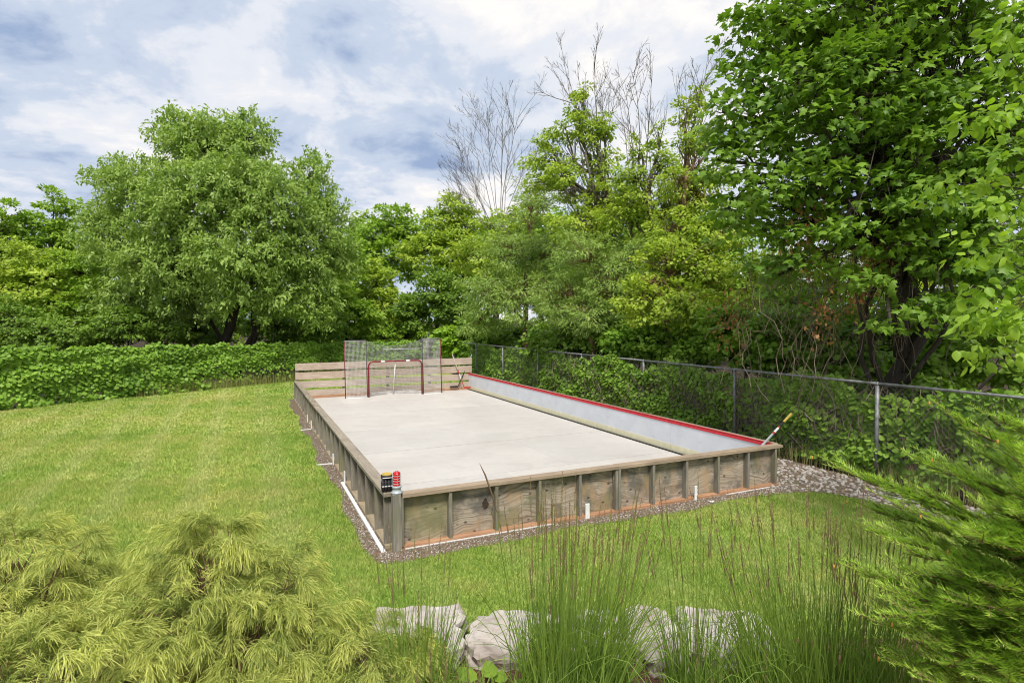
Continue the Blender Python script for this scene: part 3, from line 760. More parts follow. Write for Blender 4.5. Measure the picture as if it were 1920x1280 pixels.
def tree(name, label, base, trunk_top, r0, lobes, nclus, per, csize, lsize, tmpl, key, mat, bark, singles=0, flat=.5, droop=.35, surf=.35, group=None, low=-1.0, stems=None, branch_r=.02, upn=.75, cat='tree', limb_r=.2):
    base = np.array(base, float); e = empty(name, tuple(base), 0, label, cat, group)
    trunk_top = np.array(trunk_top, float)
    tr = MB(); tp = [p - base for p in bent(base, trunk_top, 6, 0, .12)]
    tr.tube(tp, [r0 * (1.35 if i == 0 else 1 - .55 * i / 6) for i in range(7)], 10)
    for s in (stems or []):
        pp = [p - base for p in bent(s[0], s[1], 6, .03, .15)]; tr.tube(pp, [s[2] * (1 - .6 * i / 6) for i in range(7)], 8)
    tr.build('trunk', bark, e, True)
    cs, outs, li = crown_points(lobes, nclus, surf, low)
    br = MB(); limbs = []
    for l in lobes:
        c = np.array(l[:3]); k = rng.uniform(.45, 1); st = base + (trunk_top - base) * k
        pl = bent(st, c, 5, .06, .2); limbs.append(pl)
        L = np.linalg.norm(c - st); br.tube([p - base for p in pl], [min(r0 * .45, limb_r) * (1 - .7 * i / 5) for i in range(6)], 6)
    for c, i in zip(cs, li):
        s = limbs[i][rng.integers(2, 6)]
        br.tube([p - base for p in bent(s, c, 3, .04, .22)], [branch_r, branch_r * .7, branch_r * .45, branch_r * .2], 4, False)
    br.build('branches', bark, e, True)
    n = len(cs) * per; ci = np.repeat(np.arange(len(cs)), per)
    off = rng.normal(0, 1, (n, 3)); off *= (rng.uniform(0, 1, n) ** .4 / np.maximum(np.linalg.norm(off, axis=1), 1e-6))[:, None]
    cz = csize * rng.uniform(.6, 1.25, len(cs)); off[:, 2] *= flat
    pos = cs[ci] + off * cz[ci][:, None]
    out = outs[ci]
    hz = unit(off * np.array([1, 1, .3]) + 1e-4)
    d = unit(hz * .8 + out * .5 + rng.normal(0, .45, (n, 3)) - np.array([0, 0, droop]))
    nrm = unit(np.array([0, 0, upn]) + out * .45 + rng.normal(0, .42, (n, 3)))
    crnd = rng.uniform(0, 1, len(cs))
    rnd = np.clip(.55 * crnd[ci] + .45 * rng.uniform(0, 1, n), 0, 1)
    size = lsize * rng.uniform(.65, 1.2, n)
    foliage('crown', tmpl, key, mat, e, base, pos, d, nrm, size, rnd, singles)
    return e
L1 = leaf_mat('leaf_midgreen', (.075, .15, .014), (.18, .275, .03), tint=(.21, .29, .035), k=1.7)
L2 = leaf_mat('leaf_yellowgreen', (.11, .18, .018), (.25, .32, .04), tint=(.29, .34, .05), k=1.7)
L3 = leaf_mat('leaf_willow', (.075, .135, .026), (.22, .285, .08), tint=(.20, .275, .06), k=1.8)
L4 = leaf_mat('leaf_maple', (.045, .105, .011), (.12, .205, .024), tint=(.15, .23, .028), rough=.45, k=1.7)
L5 = leaf_mat('leaf_fresh', (.12, .24, .018), (.25, .38, .04), tint=(.28, .39, .05), rough=.45, trans=.45, k=1.3)
L6 = leaf_mat('leaf_vine', (.05, .11, .014), (.15, .24, .03), tint=(.17, .25, .035), k=1.95)
L7 = leaf_mat('leaf_hedge', (.06, .13, .015), (.19, .30, .04), tint=(.20, .31, .045), k=1.6)
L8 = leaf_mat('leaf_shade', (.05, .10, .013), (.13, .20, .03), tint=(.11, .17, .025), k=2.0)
LB = leaf_mat('leaf_dead', (.14, .06, .025), (.30, .16, .07), tint=(.26, .13, .05))

def lobe(px, py, y, rx, rz, ry=None):
    """crown lobe centred where this point of the view stands at depth y, radii in metres"""
    q = P(px, py, y); return (q[0], q[1], q[2], rx, ry or rx * .9, rz)
# far wood that reads as one mass
def far_wood():
    lob = []
    for px in range(-500, 2500, 70):
        y = 52 + 6 * math.sin(px * .02)
        top = 470 + 25 * math.sin(px * .013) - (40 if 600 < px < 900 else 0)
        lob.append(lobe(px + random.uniform(-20, 20), top + 60, y, 3.0, 3.4)); lob.append(lobe(px, 590, y - 3, 3.2, 3.0))
    cs, outs, li = crown_points(lob, 1500, .3)
    per = 26; n = len(cs) * per; ci = np.repeat(np.arange(len(cs)), per)
    pos = cs[ci] + rng.normal(0, .42, (n, 3)); out = outs[ci]
    rnd = np.clip(.6 * rng.uniform(0, 1, len(cs))[ci] + .4 * rng.uniform(0, 1, n), 0, 1)
    o = foliage('far_wood', T_diamond(), 'dm', L1, None, (0, 0, 0), pos, unit(out + rng.normal(0, .6, (n, 3))), unit(np.array([0, 0, .8]) + out * .5 + rng.normal(0, .4, (n, 3))), rng.uniform(.3, .55, n), rnd)
    tag(o, 'far belt of mixed green woodland closing off the view', 'woodland', kind='stuff')
far_wood()

TD, TL, TO, TM, TG = T_diamond(), T_lance(), T_oval(), T_maple(), T_grape()
# ---- willow: foliage hangs along drooping strands
def willow():
    Y = 27.0; b = P(440, 652, Y); b[2] = 0
    e = empty('willow_tree', tuple(b), 0, 'large rounded willow tree with drooping foliage behind the vine hedge', 'tree')
    lobes = [lobe(395, 280, Y, 2.0, 1.6), lobe(465, 258, Y - .5, 1.1, 1.1), lobe(345, 258, Y, 1.4, 1.2), lobe(270, 355, Y - .6, 1.9, 1.3), lobe(205, 328, Y, .8, .7),
             lobe(380, 370, Y - 2.2, 2.4, 1.6), lobe(575, 335, Y, 1.15, 1.25), lobe(500, 390, Y - 2, 2.2, 1.7), lobe(220, 450, Y - .6, 1.7, 1.4), lobe(615, 400, Y, 1.0, 1.2), lobe(200, 400, Y, 1.0, .9), lobe(450, 330, Y - 2, 1.6, 1.1), lobe(320, 430, Y - 2, 1.6, 1.1),
             lobe(310, 500, Y - 2, 2.0, 1.4), lobe(450, 480, Y - 3, 1.9, 1.3), lobe(570, 470, Y - 1.2, 1.7, 1.5), lobe(240, 560, Y - 1, 1.5, 1.2), lobe(590, 560, Y - 1, 1.1, 1.4), lobe(350, 565, Y - 1.8, 1.3, 1.0), lobe(520, 560, Y - 2, 1.2, 1.0), lobe(440, 550, Y - 3, 1.0, .7), lobe(630, 480, Y, .9, 1.2)]
    tr = MB()
    for tx, ty, r in ((415, 470, .15), (445, 440, .2), (485, 480, .14), (545, 500, .09), (340, 520, .1)):
        q = P(tx, ty, Y - .3); tr.tube([p - b for p in bent(b + np.array([rng.normal(0, .12), 0, 0]), q, 6, .03, .2)], [r * (1.2 - .12 * i) for i in range(7)], 8)
    tr.build('trunk', M['bark'], e, True)
    cs, outs, li = crown_points(lobes, 3300, .38)
    br = MB()
    for l in lobes:
        br.tube([p - b for p in bent(b + np.array([0, 0, 3.2]), np.array(l[:3]), 5, .08, .2)], [.1, .08, .06, .05, .035, .02], 6)
    ls, lo = [], []; m = 17
    for c, o, i in zip(cs, outs, li):
        c0 = np.array(lobes[i][:3])
        if rng.random() < .25: br.tube([p - b for p in bent(c0, c, 3, .05, .2)], [.02, .014, .01, .005], 3, False)
        for k in range(2):
            L = rng.uniform(.3, .7); h = unit(np.array([o[0], o[1], .3 + .5 * max(o[2], 0)]) + rng.normal(0, .5, 3)); t = np.linspace(0, 1, m)
            p = c + np.outer(t * L * .7, h) + np.outer(-t * t * L * .55 + .18 * L * np.sin(t * 2.2), [0, 0, 1]) + rng.normal(0, .07, (m, 3)) + rng.normal(0, .12, 3)
            ls.append(p); lo.append(np.tile(h, (m, 1)))
    br.build('branches', M['bark'], e, True)
    pos = np.concatenate(ls); h = np.concatenate(lo); n = len(pos)
    d = unit(h * .5 + rng.normal(0, .6, (n, 3)) - np.array([0, 0, .55])); nr = unit(h * .5 + rng.normal(0, .5, (n, 3)) + np.array([0, 0, .6]))
    cr = np.repeat(rng.uniform(0, 1, len(ls)), m)
    foliage('crown', (T_lance()[0] * np.array([1.9, 1, 1]), T_lance()[1]), 'wl', L3, e, b, pos, d, nr, rng.uniform(.13, .24, n), np.clip(.5 * cr + .5 * rng.uniform(0, 1, n), 0, 1))
willow()

# ---- trees on the left
def gnd(px, y): q = P(px, 600, y); return np.array([q[0], y, 0])
tree('ash_tree', 'tiered ash tree with open round crown left of the willow', gnd(95, 36), P(95, 420, 36), .18,
     [lobe(100, 385, 36, 1.4, 1.2), lobe(75, 430, 36, 1.9, 1.0), lobe(120, 440, 36, 1.6, 1.0), lobe(60, 480, 36, 2.0, 1.2), lobe(130, 500, 36, 1.6, 1.2)], 130, 60, .55, .26, TD, 'dm', L1, M['bark'], flat=.35)
tree('ash_tree', 'partly cropped ash tree at the left edge of the view', gnd(-5, 34), P(5, 430, 34), .16,
     [lobe(5, 405, 34, 1.3, 1.1), lobe(-40, 450, 34, 1.8, 1.3), lobe(35, 440, 34, 1.3, 1.1), lobe(-20, 500, 34, 2, 1.3)], 110, 60, .5, .25, TD, 'dm', L1, M['bark'], flat=.35)
tree('box_elder', 'yellow-green bushy tree at far left above the hedge', gnd(60, 27), P(60, 520, 27), .14,
     [lobe(20, 490, 27, 1.7, 1.1), lobe(90, 520, 27, 1.7, 1.1), lobe(40, 560, 26, 1.9, 1.2), lobe(-40, 540, 26, 1.7, 1.5), lobe(130, 500, 28, 1.2, .9)], 230, 60, .42, .2, TD, 'dm', L2, M['bark'], flat=.4)
tree('box_elder', 'mid-green bushy tree between far left and the willow', gnd(165, 27.5), P(165, 520, 27.5), .13,
     [lobe(150, 510, 27.5, 1.4, 1.2), lobe(190, 560, 27, 1.5, 1.1), lobe(120, 575, 26.5, 1.5, 1.0)], 150, 60, .42, .2, TD, 'dm', L1, M['bark'], flat=.4)
def shrub(label, spots, y, n, ls, mat, tm=TD, key='dm', per=46, cs=.34, name='shrub', flat=.4, group='shrubs behind the fences'):
    l0 = spots[0]; b = gnd(l0[0], y)
    lobes = [lobe(a, c, y + (dd if dd else 0), rx, rz) for a, c, rx, rz, dd in spots]
    st = [(b + np.array([rng.normal(0, .15), rng.normal(0, .1), 0]), np.array(l[:3]), .035) for l in lobes]
    return tree(name, label, b, np.array(lobes[0][:3]), .05, lobes, n, per, cs, ls, tm, key, mat, M['bark'], flat=flat, stems=st, branch_r=.012, group=group, cat='shrub')
shrub('dark layered shrub behind the left end of the vine hedge', [(40, 615, 1.5, .9, 0), (110, 625, 1.4, .8, 0), (-30, 600, 1.4, 1.0, 0)], 23.5, 190, .17, L8)
shrub('arching layered shrub behind the hedge left of the willow trunk', [(240, 605, 1.5, .8, 0), (310, 620, 1.4, .7, .5), (180, 630, 1.2, .6, 0)], 25.0, 190, .17, L8)
shrub('shady low shrub right of the willow trunk', [(520, 610, 1.5, 1.0, 0), (570, 625, 1.1, .8, 0), (610, 600, 1.1, 1.2, 0)], 28.5, 170, .18, L8)
shrub('shady low shrub beneath the willow just left of its trunk', [(380, 625, 1.3, .8, 0), (350, 600, 1.1, .9, 0)], 27.5, 120, .18, L8)
tree('ash_tree', 'green tree closing the gap between the left trees and the willow', gnd(165, 40), P(165, 480, 40), .18,
     [lobe(165, 450, 40, 1.8, 1.3), lobe(120, 490, 40, 2.2, 1.4), lobe(200, 500, 40, 2.0, 1.6), lobe(150, 560, 39, 2.4, 1.6), lobe(60, 540, 40, 2.4, 1.8), lobe(-30, 480, 40, 2.6, 1.8), lobe(0, 560, 39, 2.6, 1.6)], 260, 46, .6, .3, TD, 'dm', L1, M['bark'], flat=.4)
tree('ash_tree', 'deep green tree filling the gap right of the willow', gnd(650, 33), P(650, 520, 33), .14,
     [lobe(650, 480, 33, 1.3, 1.5), lobe(635, 560, 32, 1.3, 1.3), lobe(670, 590, 32, 1.4, 1.0)], 170, 46, .45, .24, TD, 'dm', L1, M['bark'], flat=.4)
tree('ash_tree', 'broad green tree behind the dying ashes', gnd(1010, 38), P(1010, 450, 38), .2,
     [lobe(950, 440, 38, 2.2, 1.5), lobe(1010, 420, 38, 2.2, 1.8), lobe(1080, 430, 38, 2.4, 1.7), lobe(1150, 420, 38, 2.4, 1.7), lobe(960, 520, 37, 2.6, 1.8), lobe(1060, 520, 37, 2.6, 1.8), lobe(1140, 520, 37, 2.6, 1.8)], 380, 46, .6, .3, TD, 'dm', L1, M['bark'], flat=.4)
tree('ash_tree', 'green tree showing between the airy tree and the maple', gnd(1290, 32), P(1290, 450, 32), .18,
     [lobe(1230, 440, 32, 2.0, 1.4), lobe(1300, 430, 32, 1.9, 1.4), lobe(1370, 470, 32, 2.0, 1.4), lobe(1240, 530, 31, 2.2, 1.5), lobe(1330, 540, 31, 2.2, 1.5), lobe(1430, 540, 31, 2.2, 1.6)], 330, 46, .52, .26, TD, 'dm', L1, M['bark'], flat=.4)
tree('ash_tree', 'deep green tree showing under the willow canopy', gnd(420, 40), P(420, 520, 40), .18,
     [lobe(300, 520, 40, 2.4, 1.8), lobe(380, 500, 40, 2.4, 1.8), lobe(470, 510, 40, 2.4, 1.8), lobe(560, 510, 40, 2.4, 1.8), lobe(330, 590, 39, 2.4, 1.4), lobe(430, 590, 39, 2.4, 1.4), lobe(530, 590, 39, 2.4, 1.4)], 330, 50, .6, .32, TD, 'dm', L8, M['bark'], flat=.4)
shrub('low dark thicket behind the rink back wall', [(560, 640, 1.8, .8, 0), (640, 640, 1.8, .8, 0), (730, 645, 1.8, .8, 0), (810, 640, 1.6, .9, 0)], 38, 190, .24, L8)
tree('box_elder', 'green tree plugging the gap above the middle fence', gnd(1180, 24), P(1180, 540, 24), .1,
     [lobe(1180, 560, 24, 1.5, 1.2), lobe(1230, 600, 24, 1.4, 1.0), lobe(1130, 610, 24, 1.4, .9), lobe(1290, 590, 23, 1.4, 1.1), lobe(1350, 600, 22, 1.4, 1.0)], 230, 50, .42, .2, TD, 'dm', L1, M['bark'], flat=.4)
# ---- trees behind the goal
tree('box_elder', 'bright rounded tree directly behind the left side of the goal', gnd(705, 36), P(705, 540, 36), .14,
     [lobe(705, 540, 36, 1.7, 1.5), lobe(680, 570, 35.5, 1.4, 1.2), lobe(735, 575, 35.5, 1.4, 1.2), lobe(700, 505, 36, 1.0, .8)], 170, 46, .45, .24, TD, 'dm', L2, M['bark'], flat=.4)
tree('ash_tree', 'tall green tree rising behind the goal beside the willow', gnd(735, 43), P(735, 440, 43), .2,
     [lobe(730, 420, 43, 2.4, 1.6), lobe(690, 450, 42, 2.2, 1.8), lobe(780, 445, 43, 2.2, 1.8), lobe(660, 500, 42, 1.6, 2.2), lobe(740, 490, 41, 2.4, 1.6)], 260, 46, .6, .3, TD, 'dm', L1, M['bark'], flat=.4)
tree('ash_tree', 'tall yellow-green tree with pointed tops behind the right of the goal', gnd(845, 40), P(845, 430, 40), .2,
     [lobe(850, 385, 40, .9, 1.0), lobe(830, 420, 40, 1.5, 1.2), lobe(880, 400, 40, .8, 1.0), lobe(870, 440, 40, 1.9, 1.3), lobe(800, 470, 39, 1.9, 1.5), lobe(850, 510, 39, 2.0, 1.5), lobe(900, 480, 39, 1.8, 1.6)], 300, 46, .55, .28, TD, 'dm', L2, M['bark'], flat=.38)
tree('box_elder', 'dark shaded tree in the hollow behind the right of the goal', gnd(820, 35), P(820, 540, 35), .15,
     [lobe(820, 550, 35, 1.8, 1.6), lobe(775, 590, 34.5, 1.3, 1.2), lobe(860, 580, 34, 1.5, 1.3)], 190, 46, .45, .24, TD, 'dm', L8, M['bark'], flat=.4)
shrub('low green shrub behind the goal net', [(720, 628, 2.0, .8, 0), (660, 630, 1.6, .8, 0), (780, 630, 1.6, .8, 0)], 35, 150, .22, L1)
shrub('pale fresh green vine bush spilling over the far fence corner', [(850, 645, .85, .7, 0), (835, 625, .6, .4, 0), (870, 635, .6, .6, 0)], 28.5, 110, .17, L5, TG, 'gr')

# ---- row of trees behind the right fence
def broom(m, base, a, d, L, r, depth):
    """dead upright limb with twigs leaving at acute angles"""
    k = 5; pts = [np.array(a, float)]; dd = np.array(d, float)
    for i in range(k):
        dd = unit(dd + rng.normal(0, .06, 3) + np.array([0, 0, .01])); pts.append(pts[-1] + dd * L / k)
    m.tube([p - base for p in pts], [max(r * (1 - .8 * i / k), .004) for i in range(k + 1)], 4 if r > .012 else 3, False)
    if depth <= 0: return
    nb = {3: 7, 2: 5, 1: 3}[depth]
    for i in range(nb):
        t = rng.uniform(.15, .95); j = min(int(t * k), k - 1); p = pts[j] + (pts[j + 1] - pts[j]) * (t * k - j)
        sd = unit(np.cross(dd, rng.normal(0, 1, 3))); q = unit(dd + sd * rng.uniform(.3, .8) + np.array([0, 0, .1]))
        broom(m, base, p, q, L * rng.uniform(.3, .52) * (1.15 - .5 * t), max(r * .5, .006), depth - 1)
def dead_top(e, base, starts, bark):
    m = MB()
    for a, tip, r in starts:
        a, tip = np.array(a), np.array(tip); v = tip - a; broom(m, base, a, unit(v), np.linalg.norm(v) * .9, r * .62, 3 if np.linalg.norm(v) > 3.2 else 2)
    return m.build('dead_branches', M['deadwood'], e)
YA = 29
e = tree('dying_ash_tree', 'half dead ash tree with bare fan of twigs right of centre sky', gnd(935, YA), P(935, 430, YA), .2,
     [lobe(930, 430, YA, 1.3, .9), lobe(960, 400, YA, 1.1, .7), lobe(890, 480, YA, 1.5, 1.2), lobe(950, 500, YA - 1, 1.8, 1.4)], 120, 45, .45, .2, TD, 'dm', L2, M['palebark'], flat=.38)
b_ = np.array(e.location)
dead_top(e, b_, [(P(940, 430, YA), P(912, 172, YA), .05), (P(940, 420, YA), P(952, 160, YA), .05), (P(942, 430, YA), P(975, 195, YA), .04), (P(930, 430, YA), P(875, 205, YA), .045),
                 (P(925, 425, YA), P(845, 280, YA), .04), (P(915, 430, YA), P(822, 305, YA), .04), (P(935, 420, YA), P(930, 190, YA), .04), (P(900, 440, YA), P(815, 360, YA), .03), (P(920, 430, YA), P(862, 240, YA), .035), (P(905, 420, YA), P(825, 325, YA), .03), (P(930, 400, YA), P(890, 180, YA), .03), (P(945, 410, YA), P(985, 240, YA), .03), (P(920, 420, YA), P(850, 250, YA), .03), (P(910, 430, YA), P(835, 290, YA), .03)], M['palebark'])
YB = 21
e = tree('dying_ash_tree', 'tall ash with leafy middle and bare twig crown left of the maple', gnd(1135, YB), P(1130, 330, YB), .16,
     [lobe(1085, 200, YB, .45, .6), lobe(1060, 240, YB, .8, .45), lobe(1110, 245, YB, .7, .5), lobe(1040, 300, YB, .7, .45), lobe(1120, 300, YB, .8, .6), lobe(1070, 340, YB, 1.2, .7), lobe(1140, 370, YB, 1.0, .8), lobe(1030, 270, YB, .6, .35),
      lobe(1090, 420, YB - .5, 1.4, .9), lobe(1150, 450, YB - .5, 1.3, .9), lobe(1090, 170, YB, .35, .5), lobe(1020, 340, YB, .8, .5), lobe(1000, 300, YB, .5, .35), lobe(1130, 240, YB, .5, .6)], 340, 40, .3, .14, TD, 'dm', L2, M['palebark'], flat=.45)
b_ = np.array(e.location)
dead_top(e, b_, [(P(1120, 330, YB), P(1118, 100, YB), .05), (P(1115, 300, YB), P(1082, 95, YB), .04), (P(1110, 280, YB), P(1050, 95, YB), .035), (P(1080, 200, YB), P(1028, 105, YB), .028),
                 (P(1075, 195, YB), P(990, 155, YB), .03), (P(1125, 280, YB), P(1138, 100, YB), .03), (P(1130, 300, YB), P(1155, 140, YB), .03)], M['palebark'])
YC = 19
e = tree('dying_ash_tree', 'forked ash with bare twigs beside the maple', gnd(1215, YC), P(1215, 340, YC), .14,
     [lobe(1190, 330, YC, .6, .5), lobe(1240, 300, YC, .5, .45), lobe(1210, 380, YC, 1.0, .7), lobe(1270, 370, YC, .8, .7), lobe(1170, 400, YC, .9, .7), lobe(1240, 440, YC, 1.1, .7), lobe(1200, 280, YC, .4, .5), lobe(1235, 250, YC, .35, .4), lobe(1160, 340, YC, .6, .5), lobe(1260, 310, YC, .5, .5)], 230, 40, .28, .13, TD, 'dm', L2, M['palebark'], flat=.45)
b_ = np.array(e.location)
dead_top(e, b_, [(P(1190, 360, YC), P(1165, 135, YC), .035), (P(1195, 340, YC), P(1202, 120, YC), .04), (P(1210, 330, YC), P(1226, 122, YC), .035), (P(1225, 320, YC), P(1262, 150, YC), .035), (P(1180, 330, YC), P(1150, 150, YC), .025)], M['palebark'])
YD = 17
e = tree('dying_ash_tree', 'slender leaning ash whose bare tips touch the maple crown', gnd(1235, YD), P(1290, 300, YD), .11,
     [lobe(1290, 210, YD, .35, .4), lobe(1300, 270, YD, .5, .4), lobe(1275, 340, YD, .6, .5), lobe(1310, 380, YD, .8, .6), lobe(1270, 430, YD, .9, .6), lobe(1310, 190, YD, .3, .4), lobe(1330, 250, YD, .4, .4), lobe(1340, 330, YD, .5, .5)], 190, 40, .26, .12, TD, 'dm', L2, M['tanbark'], flat=.45)
b_ = np.array(e.location)
dead_top(e, b_, [(P(1285, 300, YD), P(1325, 68, YD), .035), (P(1285, 290, YD), P(1290, 110, YD), .03), (P(1290, 270, YD), P(1345, 110, YD), .028), (P(1280, 280, YD), P(1262, 130, YD), .022), (P(1290, 330, YD), P(1345, 215, YD), .022)], M['palebark'])
tree('ash_tree', 'dense mid-green tree behind the fence right of the goal', gnd(985, 24), P(985, 480, 24), .15,
     [lobe(1000, 380, 24, 1.0, 1.1), lobe(960, 470, 24, 1.5, 1.3), lobe(1030, 470, 23.5, 1.5, 1.3), lobe(920, 540, 24, 1.3, 1.1), lobe(990, 560, 23, 1.7, 1.2), lobe(1050, 560, 22.5, 1.3, 1.1), lobe(900, 600, 24, 1.0, .9)], 420, 60, .38, .18, TL, 'ln', L3, M['tanbark'], flat=.5)
tree('ash_tree', 'leafy tree with feathery foliage above the middle of the fence', gnd(1110, 18.5), P(1115, 480, 18.5), .12,
     [lobe(1100, 480, 18.5, 1.2, .9), lobe(1150, 530, 18, 1.1, .9), lobe(1060, 550, 18.5, 1.0, .9), lobe(1110, 590, 17.8, 1.1, .7), lobe(1190, 480, 18.5, 1.0, .8)], 330, 60, .32, .15, TL, 'ln', L3, M['tanbark'], flat=.5)
tree('box_elder', 'airy yellow-green tree left of the maple above the fence', gnd(1255, 16), P(1262, 470, 16), .1,
     [lobe(1255, 490, 16, .9, .8), lobe(1300, 450, 16.5, .9, .8), lobe(1210, 560, 15.5, .9, .7), lobe(1280, 570, 15, .9, .7), lobe(1330, 520, 16, .8, .8), lobe(1360, 440, 17, .8, .7)], 300, 46, .28, .125, TD, 'dm', L2, M['tanbark'], flat=.45)
shrub('dark underbrush behind the far part of the right fence', [(930, 630, 1.2, .8, 0), (985, 640, 1.1, .7, -1), (900, 620, 1, .9, 1)], 26.5, 180, .15, L8, TG, 'gr')
shrub('shaded underbrush behind the middle of the right fence', [(1080, 640, 1.1, .7, 0), (1150, 640, 1.0, .8, -1), (1030, 640, .9, .7, .8)], 19.6, 190, .13, L8, TG, 'gr')
shrub('leafy underbrush behind the fence below the airy tree', [(1230, 640, .9, .7, 0), (1290, 650, .9, .8, -1), (1180, 640, .8, .7, .9)], 16.6, 220, .11, L6, TG, 'gr')
shrub('mounded bush with a brown withered tip left of the maple trunk', [(1400, 640, .9, .65, 0), (1360, 610, .6, .45, 0), (1450, 640, .8, .6, -.6)], 13.4, 240, .10, L6, TG, 'gr', cs=.25)
shrub('tangled green understorey behind the maple trunk', [(1620, 640, 1.4, 1.1, 0), (1480, 600, 1.1, .9, 0), (1760, 640, 1.4, 1.1, 0), (1880, 660, 1.3, 1.2, 0), (1550, 690, 1.2, .7, 0), (1700, 700, 1.2, .8, 0)], 13, 300, .13, L6, TG, 'gr')
shrub('dark understorey along the fence under the maple', [(1560, 740, .9, .6, 0), (1700, 760, .8, .6, -.3), (1830, 800, .9, .7, -.8), (1480, 730, .8, .6, .9)], 11.4, 210, .1, L8, TG, 'gr', cs=.25)

tree('box_elder', 'sunlit tree seen through the gap under the maple crown', gnd(1560, 15.5), P(1560, 520, 15.5), .1,
     [lobe(1480, 520, 15.5, 1.2, .9), lobe(1570, 500, 15.5, 1.2, .9), lobe(1670, 520, 15.5, 1.3, .9), lobe(1780, 500, 16, 1.4, 1.0), lobe(1890, 520, 16, 1.4, 1.0), lobe(1520, 590, 15, 1.2, .8), lobe(1640, 600, 15, 1.2, .8), lobe(1400, 540, 15.5, .9, .8), lobe(1980, 450, 16, 1.6, 1.6), lobe(1720, 400, 17, 1.8, 1.2)], 330, 50, .36, .155, TD, 'dm', L2, M['tanbark'], flat=.45)
# ---- the big maple on the right
def maple():
    Y = 10.6; b = gnd(1690, Y)
    lob = []
    for px, py, y, rx, rz in ((1355, 210, 10, .42, .4), (1345, 300, 10, .45, .4), (1365, 390, 10, .5, .38), (1420, 80, 10, .6, .6), (1460, 40, 10, .8, .7), (1540, 60, 9.8, .9, .8), (1640, 40, 9.6, 1.0, .8), (1750, 20, 9.8, 1.1, .8), (1880, 60, 9.6, 1.1, .9), (1410, 150, 10, .65, .6), (1500, 170, 9.6, .8, .7), (1600, 150, 9.3, .9, .7), (1710, 170, 9.4, 1.0, .7), (1840, 180, 9.3, 1.0, .8),
                              (1375, 240, 10, .55, .5), (1385, 330, 10, .6, .5), (1460, 270, 9.7, .7, .6), (1560, 260, 9.3, .8, .55), (1660, 270, 9.6, .9, .5), (1770, 290, 9.2, .9, .5), (1870, 310, 9, .8, .5), (1450, 370, 9.6, .7, .45), (1540, 350, 9.4, .8, .45), (1640, 370, 9.4, .8, .4), (1740, 390, 9.0, .8, .4), (1850, 400, 8.9, .9, .45),
                              (1410, 430, 9.8, .6, .4), (1470, 450, 9.5, .6, .35), (1570, 440, 9.1, .7, .3), (1690, 460, 8.9, .8, .3), (1800, 480, 8.8, .8, .35), (1880, 500, 8.8, .7, .4), (1720, 575, 8.9, .5, .22), (1670, 610, 8.9, .35, .18), (1790, 560, 8.8, .6, .3), (1620, 520, 9.3, .5, .25), (1450, 520, 10, .5, .35), (1520, 500, 9.5, .5, .25),
                              (1580, -120, 10, 1.6, 1.1), (1800, -120, 10, 1.8, 1.2), (1560, 80, 11.3, 1.4, 1.2), (1700, 100, 12, 2.0, 1.5), (1600, 250, 11.2, 1.6, .9), (1780, 300, 11.2, 1.6, 1.0), (1560, 400, 11.3, 1.3, .7), (1720, 450, 11.4, 1.3, .7), (1950, 250, 10, 1.2, 1.6), (1860, 500, 11, 1.2, .8)):
        lob.append(lobe(px, py, y, rx, rz))
    st = [(b + np.array([0, 0, 1.9]), P(1590, 250, 10.2), .12), (b + np.array([.05, 0, 2]), P(1770, 200, 10.6), .13), (b + np.array([-.5, -.1, 0]), P(1605, 480, 10.4), .06), (b + np.array([-.45, -.1, 0]), P(1650, 330, 10.2), .06), (b + np.array([.1, 0, 1.4]), P(1880, 500, 9.8), .05), (b + np.array([.1, 0, 1.6]), P(1850, 380, 9.6), .05), (b, P(1905, 660, 9.4), .04)]
    tree('maple_tree', 'big dark green broad-leaved maple filling the right behind the fence', b, P(1685, 120, Y), .17, lob, 1350, 20, .36, .135, TM, 'mp', L4, M['bark'], singles=300, flat=.33, droop=.3, stems=st, branch_r=.014, surf=.42)
    # hanging dead twigs and withered leaves under the crown
    e = empty('dead_vine_tangle', tuple(b + np.array([-1, -.4, 0])), 0, 'tangle of dry vines and brown leaves hanging under the maple', 'vine')
    bb = np.array(e.location); m = MB(); dp = []
    for i in range(210):
        a = P(rng.uniform(1380, 1760), rng.uniform(400, 620), rng.uniform(9.6, 10.9)); L = rng.uniform(.4, 1.6)
        q = a + np.array([rng.normal(0, .35), rng.normal(0, .2), -L]); q[2] = max(q[2], .05)
        m.tube([p - bb for p in bent(a, q, 5, rng.normal(0, .08), .3)], rng.uniform(.003, .007), 3, False)
    m.build('dry_stems', M['drytwig'], e)
    for cx, cy, s, k in ((1510, 430, 26, 160), (1545, 440, 22, 110), (1625, 500, 14, 110), (1660, 500, 10, 70), (1545, 590, 16, 100), (1370, 600, 20, 150), (1605, 560, 10, 60), (1735, 480, 10, 30)):
        for i in range(k): dp.append(P(rng.normal(cx, s), rng.normal(cy, s * 1.6), rng.uniform(9.3, 9.9) if cx > 1400 else 11.3))
    dp = np.array(dp); n = len(dp)
    foliage('withered_leaves', TD, 'dm', LB, e, bb, dp, unit(rng.normal(0, .5, (n, 3)) - np.array([0, 0, 1])), rand_dirs(n), rng.uniform(.05, .11, n), rng.uniform(0, 1, n))
maple()
